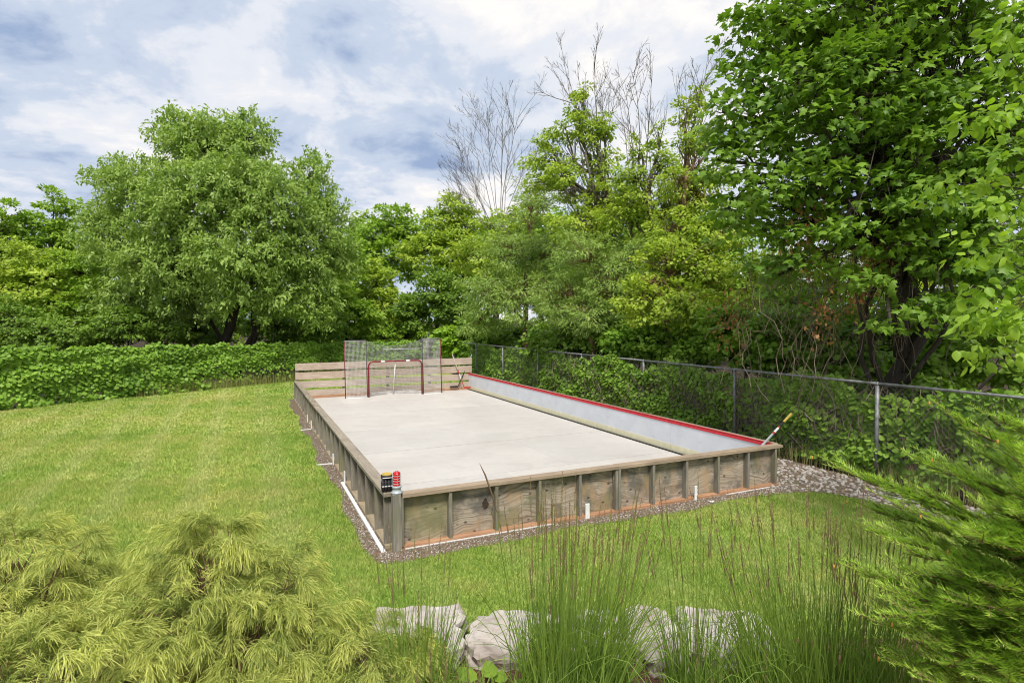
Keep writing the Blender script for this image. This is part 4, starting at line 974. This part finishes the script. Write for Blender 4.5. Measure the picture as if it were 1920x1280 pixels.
# ---- pale fresh-leaved tree reaching in from the right edge
def fresh_tree():
    b = np.array([6.0, 5.4, 0])
    lob = [lobe(1895, 110, 5.2, .35, .2), lobe(1900, 210, 5.0, .4, .22), lobe(1850, 225, 5.2, .25, .15), lobe(1910, 300, 5.0, .4, .2), lobe(1890, 380, 5.0, .35, .22), lobe(1900, 470, 4.9, .35, .22), lobe(1870, 540, 5, .3, .2), lobe(1830, 570, 5.2, .22, .14),
           lobe(1900, 600, 4.9, .35, .22), lobe(1850, 640, 5.1, .25, .14), lobe(1910, 40, 5.2, .3, .2), lobe(2000, 200, 5.2, .7, .8), lobe(2020, 500, 5.2, .7, .8), lobe(2050, 0, 5.4, .8, .8), lobe(1840, 340, 5.4, .3, .1), lobe(1770, 350, 5.8, .3, .08)]
    tree('mulberry_tree', 'bright fresh green branches reaching in from the right edge', b, np.array([5.9, 5.4, 4.6]), .12, lob, 88, 16, .24, .1, TO, 'ov', L5, M['bark'], singles=300, flat=.45, droop=.75, branch_r=.006, surf=.6, upn=.5, limb_r=.014)
fresh_tree()

# ---- vines on the fences
def vine_wall(name, label, line, s0, s1, zt, n, ls, mat, off, thick, twigs, tm=TG, key='gr', singles=0, dens=None, nrm2=None, group=None, bot=0.0):
    b = line((s0 + s1) / 2); base = np.array([b[0], b[1], 0]); e = empty(name, tuple(base), 0, label, 'vine', group)
    s = rng.uniform(s0, s1, n); z = rng.uniform(bot, 1, n) ** .8
    if dens is not None:
        k = rng.uniform(0, 1, n) < dens(s, z); s, z = s[k], z[k]; n = len(s)
    bulge = .5 + .5 * np.sin(s * 2.3 + 3 * np.sin(z * 4)) * np.sin(z * 6.5 + s * 1.1)
    zz = z * (zt(s) + .05 * np.sin(s * 3.1) + .05 * np.sin(s * 7.7))
    q = np.array([line(a) for a in s]); N = np.array(nrm2)
    o = off + thick * (bulge * .6 + .4 * rng.uniform(-.6, .6, n)) * np.sqrt(np.clip(1.15 - z, .08, 1))
    pos = np.stack([q[:, 0] + N[0] * o, q[:, 1] + N[1] * o, zz], -1)
    N3 = np.array([N[0], N[1], 0])
    d = unit(rng.normal(0, .5, (n, 3)) + N3 * .35 - np.array([0, 0, .6])); nr = unit(N3 * .75 + np.array([0, 0, .6]) + rng.normal(0, .4, (n, 3)))
    patch = .5 + .5 * np.sin(s * 1.9 + 2 * np.sin(z * 3.3 + s))
    foliage('foliage', tm, key, mat, e, base, pos, d, nr, ls * rng.uniform(.55, 1.25, n), np.clip(.4 * patch + .6 * rng.uniform(0, 1, n), 0, 1), singles)
    m = MB()
    for i in range(twigs):
        a = rng.uniform(s0, s1); p = line(a); oo = off + rng.uniform(-.5, .5) * thick; z0 = rng.uniform(0, .7); L = rng.uniform(.4, 1.2)
        A = np.array([p[0] + N[0] * oo, p[1] + N[1] * oo, z0]); T = line(a + rng.normal(0, .35)); o2 = oo + rng.normal(0, .12)
        B = np.array([T[0] + N[0] * o2, T[1] + N[1] * o2, min(z0 + L, zt(np.array([a]))[0] + .1)])
        m.tube([x - base for x in bent(A, B, 5, rng.normal(0, .1), .35)], rng.uniform(.0025, .007), 3, False)
    if twigs: m.build('vine_stems', M['drytwig'], e)['kind'] = 'stuff'
    return e
hline = lambda s: HA + HD * s
hz = lambda s: 1.86 - .022 * np.clip(s, -5, 20)
def hd(s, z): return np.where((z < .38) & (s > 4), np.clip(1.0 - .16 * (s - 3), .12, 1), 1.0)
vine_wall('vine_hedge', 'lush green vine smothering the fence along the far left lawn', hline, -9, 6, hz, 19000, .135, L7, .05, .55, 40, singles=300, dens=hd, nrm2=HN, group='fence vines')
vine_wall('vine_hedge', 'fine leaved vine on the fence left of the rink back wall', hline, 6, hl_ - .2, hz, 14000, .115, L7, .05, .4, 90, dens=hd, nrm2=HN, group='fence vines')
fline = lambda s: uv(FU, s)[:2]; FN = -WD
bays = [(-5.5, -3.54, 'leafy vine on the fence bay at the right edge of view'), (-3.54, -.57, 'sparse leafy vine on the fence bay right of the nearest post'), (-.57, 2.4, 'tangled vine with dry stems on the fence bay behind the front hockey stick'),
        (2.4, 5.42, 'tangled vine on the second fence bay along the white boards'), (5.42, 8.4, 'dense green vine on the third fence bay along the white boards'), (8.4, 11.3, 'dense green vine on the fourth fence bay along the white boards'),
        (11.3, 14.3, 'thin vine on the fence bay near the back of the rink'), (14.3, 24, 'vine on the fence bays beyond the back wall')]
for i, (a, c, lab) in enumerate(bays):
    n = [2600, 3000, 4000, 4200, 4200, 3800, 2800, 6000][i]
    vine_wall('fence_vine', lab, fline, a, c, lambda s: 1.5 + .12 * np.sin(s * 2) + .0 * s, int(n * 1.25), [.095, .095, .09, .085, .09, .095, .1, .13][i], L6, (-.24, -.24, -.16, -.06, -.03, -.1, -.2, -.2)[i], .3, [160, 220, 340, 300, 180, 120, 60, 40][i], nrm2=FN, group='fence vines', bot=.04, dens=lambda s, z: .45 + .75 * (np.sin(s * 2.7 + 2 * np.sin(z * 5)) * np.sin(s * 1.3 + z * 7) > -.15))
# dry brambles along the foot of the fence
def tall_grass(name, label, pts, h, n, mat, cat='grass'):
    Vs, Rn = [], []
    p = pts(n); a = rng.uniform(0, 6.28, n); hh = h * rng.uniform(.5, 1.2, n); w = .004
    lean = np.stack([np.cos(a), np.sin(a), np.zeros(n)], -1) * (hh * rng.uniform(.1, .6, n))[:, None]
    sx = np.stack([-np.sin(a), np.cos(a), np.zeros(n)], -1) * w
    up = np.array([0, 0, 1.0])
    m1 = p + lean * .3 + up * (hh * .6)[:, None]; t = p + lean + up * hh[:, None]
    V = np.stack([p - sx, p + sx, m1 + sx * .8, m1 - sx * .8, t], 1).reshape(-1, 3)
    k = (np.arange(n) * 5)[:, None]; F = np.concatenate([k + np.array([[0, 1, 2]]), k + np.array([[0, 2, 3]]), k + np.array([[3, 2, 4]])])
    o = link(name, np_mesh(name, V, F, np.repeat(rng.uniform(0, 1, n), 5)), mat); tag(o, label, cat, kind='stuff')
LG = leaf_mat('dry_grass', (.14, .15, .04), (.30, .27, .12), tint=(.2, .24, .06), trans=.3)
def pts_h(n):
    s = rng.uniform(3.5, hl_ - .5, n); o = rng.uniform(.02, .5, n); q = HA + np.outer(s, HD) + np.outer(o, HN); return np.stack([q[:, 0], q[:, 1], np.zeros(n)], -1)
tall_grass('unmown_grass', 'rough unmown grass along the foot of the back fence', pts_h, .5, 3600, LG)
def pts_f(n):
    s = rng.uniform(-4.5, 3.5, n); o = rng.normal(FU + .05, .12, n); q = O2 + np.outer(o, WD) + np.outer(s, DD); return np.stack([q[:, 0], q[:, 1], np.zeros(n)], -1)
tall_grass('unmown_grass', 'dry rough grass at the foot of the near right fence', pts_f, .38, 1300, LG)

# ------------------------------------------------------------------ foreground garden
def mk_rock():
    t = NT('limestone'); p = t.pos(); n = t.noise(p, 3.5, 7, .65); n2 = t.noise(p, 14, 5, .6)
    c = t.ramp(n, [(.3, (.24, .19, .16)), (.5, (.46, .41, .37)), (.7, (.56, .52, .49))])
    c = t.mix(t.ramp(n2, [(.5, 0.0), (.72, .5)]), c, (.17, .125, .09))
    return t.surf(c, .85, bump=n2, bstr=.8, bdist=.02, spec=.2)
M['rock'] = mk_rock()
def rock(label, x0, x1, y0, y1, z1, seed):
    from mathutils import noise as mn
    r = np.random.default_rng(seed); m = MB(); ph = r.uniform(0, 30, 3); off = Vector(ph)
    cx, cy = (x0 + x1) / 2, (y0 + y1) / 2; hx, hy = (x1 - x0) / 2, (y1 - y0) / 2
    n = 44; rings = [(.98, -.2), (1.0, .1), (1.02, .4), (.97, .46), (1.0, .8), (.985, .94), (.95, 1.0), (.82, 1.0), (.62, 1.02), (.42, .98), (.2, 1.0), (.03, 1.0)]
    tilt = r.uniform(-.04, .04, 2)
    for rr, zz in rings:
        for k in range(n):
            a = 2 * math.pi * k / n; ca, sa = math.cos(a), math.sin(a)
            se = (abs(ca) ** 4.5 + abs(sa) ** 4.5) ** (-1 / 4.5)
            w = rr * se * (1 + .2 * mn.noise(Vector((ca * 1.6, sa * 1.6, zz * .3)) + off) + .2 * mn.noise(Vector((ca * 4, sa * 5, zz * 2)) + off))
            x, y = cx + hx * ca * w, cy + hy * sa * w
            z = z1 * zz
            if zz > .3: z += (.03 * mn.noise(Vector((x * 4, y * 4, 0)) + off) + .02 * mn.noise(Vector((x * 13, y * 13, 1)) + off)) * min(1, zz) + tilt[0] * (x - cx) + tilt[1] * (y - cy)
            m.v.append((x, y, z))
    for i in range(len(rings) - 1):
        for k in range(n): a, b = i * n + k, i * n + (k + 1) % n; m.f.append((a, b, b + n, a + n))
    m.f.append(tuple((len(rings) - 1) * n + k for k in range(n)))
    o = m.build('edging_rock', M['rock'], None, False); tag(o, label, 'rock', 'edging rocks')
rock('pale flat edging rock between cypress and the left grass clump', -1.15, -.38, 4.15, 4.9, .19, 1)
rock('edging rock hidden behind the tall middle grass clump', -.34, .46, 4.1, 4.82, .17, 2)
rock('narrow edging rock just right of the tall middle grass clump', .5, .86, 4.1, 4.8, .18, 3)
rock('pale edging rock with split edge right of middle grass', .89, 1.28, 4.05, 4.86, .19, 4)
rock('wide edging rock left of the large right grass clump', 1.34, 1.98, 4.1, 4.84, .18, 5)

# threadleaf cypress shrubs
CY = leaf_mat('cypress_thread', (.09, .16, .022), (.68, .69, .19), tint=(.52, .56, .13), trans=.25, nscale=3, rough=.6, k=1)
def ribbons(paths, w0, w1):
    """paths (n,k,3) -> ribbon mesh arrays"""
    n, k, _ = paths.shape; t = np.gradient(paths, axis=1); side = unit(np.cross(t, rand_dirs(n)[:, None]))
    w = np.linspace(w0, w1, k)[None, :, None]
    V = np.stack([paths - side * w, paths + side * w], 2).reshape(-1, 3)
    i = np.arange(k - 1) * 2; f = np.stack([i, i + 1, i + 3, i + 2], -1)
    F = (f[None] + (np.arange(n) * 2 * k)[:, None, None]).reshape(-1, 4); return V, F, k
def cypress(label, c, rad, h, nfrond, seed, humps):
    base = np.array([c[0], c[1], bed_z(c[1])]); e = empty('threadleaf_cypress', tuple(base), 0, label, 'shrub', 'threadleaf cypress shrubs')
    st = MB()
    for i in range(9):
        a = rng.uniform(0, 6.28); q = np.array([math.cos(a) * rad * rng.uniform(.1, .5), math.sin(a) * rad * rng.uniform(.1, .5), h * rng.uniform(.35, .62)])
        st.tube(bent((0, 0, 0), q, 5, .02, .2), [.022, .019, .015, .012, .009, .005], 6)
    P_, R_ = [], []; dn = np.array([0, 0, -1.0])
    for hx, hy, hz_, hr, hh, fr in humps:        # mounds that make up the shrub (relative, in rad / h units)
        k = max(5, int(nfrond * fr))
        d = rand_dirs(k); d[:, 2] = np.abs(d[:, 2]) * 1.05 - .2; d = unit(d); rr = rng.uniform(.12, 1.04, k) ** .6
        o = np.array([hx * rad, hy * rad, hz_ * h]) + d * rr[:, None] * np.array([hr * rad, hr * rad, hh * h]) * .86
        o[:, 2] = np.maximum(o[:, 2], .08)
        for j in range(k):
            if j % 2 == 0: st.tube(bent(np.array([hx * rad * .5, hy * rad * .5, hz_ * h * .6]), o[j], 3, .05, .2), [.008, .006, .004, .002], 4, False)
            out = unit(d[j] * np.array([1, 1, .5]) + np.array([0, 0, .35]) + rng.normal(0, .25, 3)); L = rng.uniform(.12, .28) * (.7 + .3 * rr[j]); tone = rng.normal(0, .2)
            side = unit(np.cross(out, [0, 0, 1.0]) + 1e-4); bow = rng.uniform(.35, .75)
            ns = 17; f = rng.uniform(0, 1, ns)            # short threads leave both sides of the arching frond, all along it
            for q in range(ns):
                g = f[q]; sg = rng.choice((-1, 1)); m = 8
                root = o[j] + out * L * g + dn * g * g * L * bow
                tang = unit(out + dn * 2 * g * bow)
                dr = unit(tang * .7 + side * sg * rng.uniform(.15, .75) + rng.normal(0, .22, 3))
                t = np.linspace(0, 1, 3)[None, :, None]
                dd = unit(dr + rng.normal(0, .28, (m, 3)))[:, None, :]; LL = (rng.uniform(.03, .10, m) * (1.15 - .35 * g))[:, None, None]
                rt = root + np.outer(rng.uniform(0, .06, m), dr) + rng.normal(0, .008, (m, 3))
                path = rt[:, None, :] + dd * LL * t + dn * LL * (t ** 2) * rng.uniform(.3, .8, (m, 1, 1)) + rng.normal(0, .004, (m, 3, 3))
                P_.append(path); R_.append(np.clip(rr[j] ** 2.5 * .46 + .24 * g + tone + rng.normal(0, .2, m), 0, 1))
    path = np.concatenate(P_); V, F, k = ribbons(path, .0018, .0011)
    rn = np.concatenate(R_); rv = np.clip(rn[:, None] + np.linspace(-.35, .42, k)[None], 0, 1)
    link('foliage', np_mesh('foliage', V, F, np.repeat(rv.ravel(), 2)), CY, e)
    st.build('stems', M['tanbark'], e, True)
full = [(0, 0, .45, .95, .42, .45), (-.35, -.35, .3, .75, .4, .2), (.4, -.2, .35, .7, .4, .2), (0, .1, .75, .5, .3, .15)]
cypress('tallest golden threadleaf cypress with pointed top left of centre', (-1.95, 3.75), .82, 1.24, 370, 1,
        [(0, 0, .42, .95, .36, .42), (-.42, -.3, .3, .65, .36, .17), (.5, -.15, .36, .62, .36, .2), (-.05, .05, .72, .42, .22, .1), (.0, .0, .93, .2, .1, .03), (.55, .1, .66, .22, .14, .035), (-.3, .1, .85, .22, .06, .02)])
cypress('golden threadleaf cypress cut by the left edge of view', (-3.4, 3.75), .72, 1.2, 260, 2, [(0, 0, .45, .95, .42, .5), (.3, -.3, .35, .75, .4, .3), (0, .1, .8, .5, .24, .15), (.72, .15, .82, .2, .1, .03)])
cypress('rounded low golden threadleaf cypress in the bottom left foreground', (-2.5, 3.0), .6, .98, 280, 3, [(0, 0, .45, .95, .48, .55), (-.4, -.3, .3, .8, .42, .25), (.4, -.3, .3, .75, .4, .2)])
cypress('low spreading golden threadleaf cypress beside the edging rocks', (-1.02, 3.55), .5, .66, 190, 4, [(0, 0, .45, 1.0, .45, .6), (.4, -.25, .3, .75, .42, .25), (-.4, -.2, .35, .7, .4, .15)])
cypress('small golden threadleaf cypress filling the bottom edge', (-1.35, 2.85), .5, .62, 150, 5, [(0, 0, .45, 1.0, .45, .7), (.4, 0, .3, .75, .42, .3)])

# feather reed grass clumps
GR = leaf_mat('reed_blade', (.085, .155, .025), (.215, .315, .06), tint=(.26, .34, .065), trans=.35, nscale=4, rough=.45, k=1.25)
PL = leaf_mat('reed_plume', (.10, .065, .035), (.23, .16, .085), tint=(.2, .15, .08), trans=.15, nscale=8, rough=.7)
def plume_mesh(seed):
    r = np.random.default_rng(seed); P_ = []
    for i in range(46):
        z = r.uniform(0, .26); a = r.uniform(0, 6.28); L = .035 * (1 - z / .34) * r.uniform(.6, 1.2)
        d = np.array([math.cos(a) * .2, math.sin(a) * .2, .95]); t = np.linspace(0, 1, 3)[:, None]
        P_.append(np.array([0, 0, z]) + d * L * t)
    V, F, k = ribbons(np.array(P_), .0026, .0008)
    me = np_mesh('plume', V, F, np.repeat(r.uniform(0, 1, 46), 2 * k)); me.materials.append(PL); return me
PLUMES = [plume_mesh(k) for k in range(4)]
def stalk_mesh():
    m = MB().tube([(0, 0, 0), (0, 0, .5), (0, 0, 1)], [.0022, .0018, .0012], 4, False); me = m.mesh('stalk'); return me
ST = stalk_mesh(); ST.materials.append(GR)
a_ = ST.attributes.new('rnd', 'FLOAT', 'POINT'); a_.data.foreach_set('value', np.full(len(ST.vertices), .3, np.float32))
def reed(label, x, y, rad, hgt, nb, ns, lean=(0, 0), spread=.16):
    base = np.array([x, y, bed_z(y)]); e = empty('reed_grass', tuple(base), 0, label, 'ornamental grass', 'feather reed grass clumps')
    a = rng.uniform(0, 6.28, nb); r = rad * np.sqrt(rng.uniform(0, 1, nb)); b = np.stack([np.cos(a) * r, np.sin(a) * r, np.zeros(nb)], -1)
    out = np.stack([np.cos(a), np.sin(a), np.zeros(nb)], -1) * (rng.uniform(.02, 1, nb) ** 1.5 * .26)[:, None] + rng.normal(0, .08, (nb, 3)) * np.array([1, 1, 0]) + np.array([lean[0], lean[1], 0])
    L = hgt * rng.uniform(.35, 1.0, nb); t = np.linspace(0, 1, 7)[None, :, None]
    fl = (rng.uniform(0, 1, nb) ** 3 * .55)[:, None, None]
    path = b[:, None] + L[:, None, None] * (out[:, None] * (t * .5 + t ** 2 * .75) * (1 + fl) + np.array([0, 0, 1.0]) * (t - (.12 + fl) * t ** 3))
    V, F, k = ribbons(path, .0052, .001)
    o = link('blades', np_mesh('blades', V, F, np.repeat(rng.uniform(0, 1, nb), 2 * k)), GR, e); o['kind'] = 'stuff'
    for i in range(ns):
        a = rng.uniform(0, 6.28); r = rad * .9 * math.sqrt(rng.random()); d = unit(np.array([math.cos(a) * spread * rng.uniform(0, 1) + lean[0], math.sin(a) * spread * rng.uniform(0, 1) + lean[1], 1]) + rng.normal(0, .03, 3))
        h = hgt * rng.uniform(.72, 1.08)
        s = link('flower_stalk', ST, parent=e); s.rotation_mode = 'QUATERNION'; s.rotation_quaternion = Vector(d).to_track_quat('Z', 'Y')
        s.location = (math.cos(a) * r, math.sin(a) * r, 0); s.scale = (1, 1, h)
        p = bpy.data.objects.new('plume', random.choice(PLUMES)); C.objects.link(p); p.parent = e; p.rotation_mode = 'QUATERNION'; p.rotation_quaternion = s.rotation_quaternion
        p.location = tuple(np.array(s.location) + d * (h - .16)); p.scale = (1, 1, rng.uniform(.8, 1.15))
reed('short narrow reed grass clump beside the cypress', -.60, 3.62, .2, 1.05, 360, 16, (.02, 0))
reed('tall dense reed grass clump with brown plumes in the middle', .36, 3.6, .32, 1.32, 950, 105, (.06, 0), .2)
reed('thin reed grass tuft with few tall plumes between the two large clumps', 1.13, 3.55, .16, 1.36, 190, 18, (.0, 0))
reed('wide reed grass clump left of the conifer', 1.78, 3.35, .42, 1.32, 1050, 85, (-.02, 0), .26)
reed('loose reed grass clump tangled into the conifer branches', 2.15, 2.95, .3, 1.15, 420, 20, (.05, 0), .3)
reed('low leafy reed grass at the bottom centre left', -.3, 3.2, .35, .6, 380, 5, (-.02, 0))
reed('low leafy reed grass at the bottom centre right', .95, 3.05, .38, .55, 420, 5, (.02, 0))
reed('low reed grass spilling over the bottom edge between the cypress and the middle clump', .25, 2.95, .35, .55, 420, 0, (0, 0))
reed('low reed grass at the bottom edge before the conifer', 1.5, 2.8, .36, .68, 520, 5, (0, 0))
reed('low reed grass hugging the left edging rock', -.55, 3.35, .3, .55, 380, 4, (0, 0))
reed('low reed grass between the thin tuft and the wide clump', 1.35, 3.3, .3, .6, 380, 6, (0, 0))
# single tall blade in front of the plywood
sb = empty('grass_stalk', (-.02, 3.7, .1), 0, 'lone arching grass stalk with dark tip before the front wall', 'grass stalk')
pp = [P(955, 1120, 3.75), P(940, 1030, 3.75), P(932, 960, 3.75), P(922, 925, 3.74), P(910, 890, 3.73), P(899, 868, 3.72)]
pp = [np.array([-.02, 3.7, .1])] + pp
m = MB().tube([p - np.array(sb.location) for p in pp[:4]], [.003, .003, .003, .0025], 5); o = m.build('stem', GR, sb)
m = MB().tube([p - np.array(sb.location) for p in pp[3:]], [.003, .006, .006, .001], 5); m.build('seed_head', PL, sb)
# broad leaves and a reddish twig plant
def broadleaf(label, x, y, n, size, h):
    base = np.array([x, y, bed_z(y)]); e = empty('broadleaf_plant', tuple(base), 0, label, 'plant', 'broad-leaved plants in the bed')
    a = np.linspace(0, 6.28, n, endpoint=False) + rng.uniform(-.3, .3, n); d = np.stack([np.cos(a), np.sin(a), rng.uniform(.3, 1.0, n)], -1)
    pos = base + d * h * .5; m = MB()
    for q in pos: m.tube([(0, 0, 0), tuple((q - base) * .6 + np.array([0, 0, .02])), tuple(q - base)], .004, 5)
    m.build('stems', GR, e)
    d2 = unit(d * np.array([1, 1, .35])); leaf_objects(T_oval(), 'broad', L5, e, base, pos, d2, np.tile([0, -.3, 1.0], (n, 1)), size * rng.uniform(.8, 1.2, n), rng.uniform(.2, .7, n))
broadleaf('broad green dock leaves in front of the middle grass clump', -.1, 3.7, 9, .15, .3)
broadleaf('broad green leaves below the wide rock', 1.32, 3.7, 7, .17, .32)
broadleaf('broad green leaves at the bottom edge right of centre', 1.15, 3.1, 6, .17, .3)
tw = empty('twig_plant', (1.5, 3.95, .08), 0, 'thin dark red seed stalk before the wide rock', 'plant')
m = MB(); m.tube([(0, 0, 0), (.01, 0, .3), (0, 0, .48)], [.004, .003, .002], 5)
for i in range(9):
    z = rng.uniform(.22, .46); a = rng.uniform(0, 6.28); q = np.array([.08 * math.cos(a), .05 * math.sin(a), z + .05]); m.tube([(0.005, 0, z), tuple(q)], .0015, 4); blob(m, q, (.008, .008, .01), 6, 4)
M['redtwig'] = plain_mat('dark_red_stem', (.10, .025, .025), .6); m.build('stalk', M['redtwig'], tw)

# yew-like conifer, right foreground
def conifer():
    base = np.array([2.75, 2.55, bed_z(2.55)]); e = empty('yew_shrub', tuple(base), 0, 'bright green feathery yew shrub filling the bottom right corner', 'shrub')
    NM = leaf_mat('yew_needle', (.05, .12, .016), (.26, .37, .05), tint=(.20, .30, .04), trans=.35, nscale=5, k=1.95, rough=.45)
    OB = plain_mat('orange_bud', (.55, .30, .05), .7)
    tips = []
    for px, py, y in ((1575, 880, 3.0), (1625, 905, 2.9), (1715, 862, 2.9), (1790, 785, 2.8), (1868, 790, 2.6), (1840, 850, 2.9), (1905, 860, 2.6), (1680, 950, 2.8), (1740, 930, 2.8), (1800, 900, 2.8), (1640, 1000, 2.7), (1700, 1030, 2.6), (1770, 990, 2.6), (1850, 960, 2.6), (1910, 980, 2.4),
                      (1620, 1080, 2.6), (1680, 1110, 2.5), (1750, 1080, 2.4), (1830, 1060, 2.4), (1900, 1080, 2.3), (1650, 1170, 2.5), (1720, 1180, 2.3), (1800, 1160, 2.2), (1880, 1170, 2.2), (1700, 1250, 2.3), (1780, 1250, 2.1), (1860, 1250, 2.1), (1640, 960, 3.0), (1760, 870, 3.0), (1860, 900, 3.0), (1920, 910, 2.9), (1690, 1000, 2.9), (1790, 1040, 2.8), (1890, 1020, 2.8), (1950, 840, 2.8), (1950, 1100, 2.4), (1930, 1200, 2.3)):
        tips.append(P(px, py, y))
    for i in range(52):
        px = rng.uniform(1670, 1970); lo = 1080 - (px - 1670) * .75; tips.append(P(px, rng.uniform(lo, 1290), rng.uniform(2.0, 2.8)))
    sh, br, buds = [], MB(), []
    for T in tips:
        hgt = max(T[2] - .4, base[2] + .05); st = np.array([base[0] + rng.uniform(-.15, .3), base[1] + rng.uniform(-.1, .35), max(base[2], hgt)])
        if np.linalg.norm(T - st) > .75: st = T - unit(T - st) * .75
        pts = np.array(bent(st, T, 8, .03, .1)); br.tube([p - base for p in pts], [.010 - .001 * i for i in range(9)], 5)
        ax = unit(T - st); side = unit(np.cross(ax, [0, 0, 1.0])); Lm = np.linalg.norm(T - st)
        for f in np.linspace(.1, 1, int(8 + Lm * 20)):
            i = min(int(f * 8), 7); p = pts[i] + (pts[i + 1] - pts[i]) * (f * 8 - i)
            if f > .97: sh.append((p - ax * .16, unit(ax + np.array([0, 0, .08])), .3)); buds.append(p + ax * .14); continue
            for s in (-1, 1):
                d = unit(ax * .9 + side * s * rng.uniform(.4, .85) + np.array([0, 0, rng.uniform(-.1, .4)]) + rng.normal(0, .12, 3)); L = rng.uniform(.1, .22) * (1.25 - .7 * f); sh.append((p, d, L))
                if rng.random() < .6:
                    d2 = unit(d + side * s * rng.uniform(-.6, .6) + np.array([0, 0, rng.uniform(0, .5)])); sh.append((p + d * L * rng.uniform(.2, .6), d2, L * .6))
    V_, R_ = [], []
    for p, d, L in sh:
        br.tube([p - base, p + d * L - base], [.0026, .0012], 3, False)
        side = unit(np.cross(d, [0, 0, 1.0]) + rng.normal(0, .1, 3)); up = np.cross(side, d); n = int(L / .0044)
        f = np.linspace(.02, 1, n); sg = np.where(np.arange(n) % 2, 1, -1); rise = rng.uniform(-.2, .85, n)
        nd = unit(d * .8 + side * (sg * .9)[:, None] + up * rise[:, None]); nl = .034 * rng.uniform(.7, 1.15, n) * np.where(f > .75, 1.25 - .45 * (f - .75) * 4, 1)
        b = p + np.outer(f * L, d); w = np.cross(nd, unit(up + rng.normal(0, .3, (n, 3)))) * .0026
        V_.append(np.stack([b - w, b + w, b + nd * nl[:, None]], 1) - base)
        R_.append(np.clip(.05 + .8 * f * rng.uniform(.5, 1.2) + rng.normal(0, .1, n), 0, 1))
    V = np.concatenate(V_); n = len(V); F = np.arange(n * 3).reshape(-1, 3)
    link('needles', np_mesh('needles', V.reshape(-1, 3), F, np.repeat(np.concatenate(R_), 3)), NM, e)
    br.build('branches', M['tanbark'], e, True)
    for q in buds[:37:3]:
        m = MB(); blob(m, (0, 0, 0), (.005, .005, .011), 6, 4); m.build('bud', OB, e, True, tuple(q - base))
conifer()
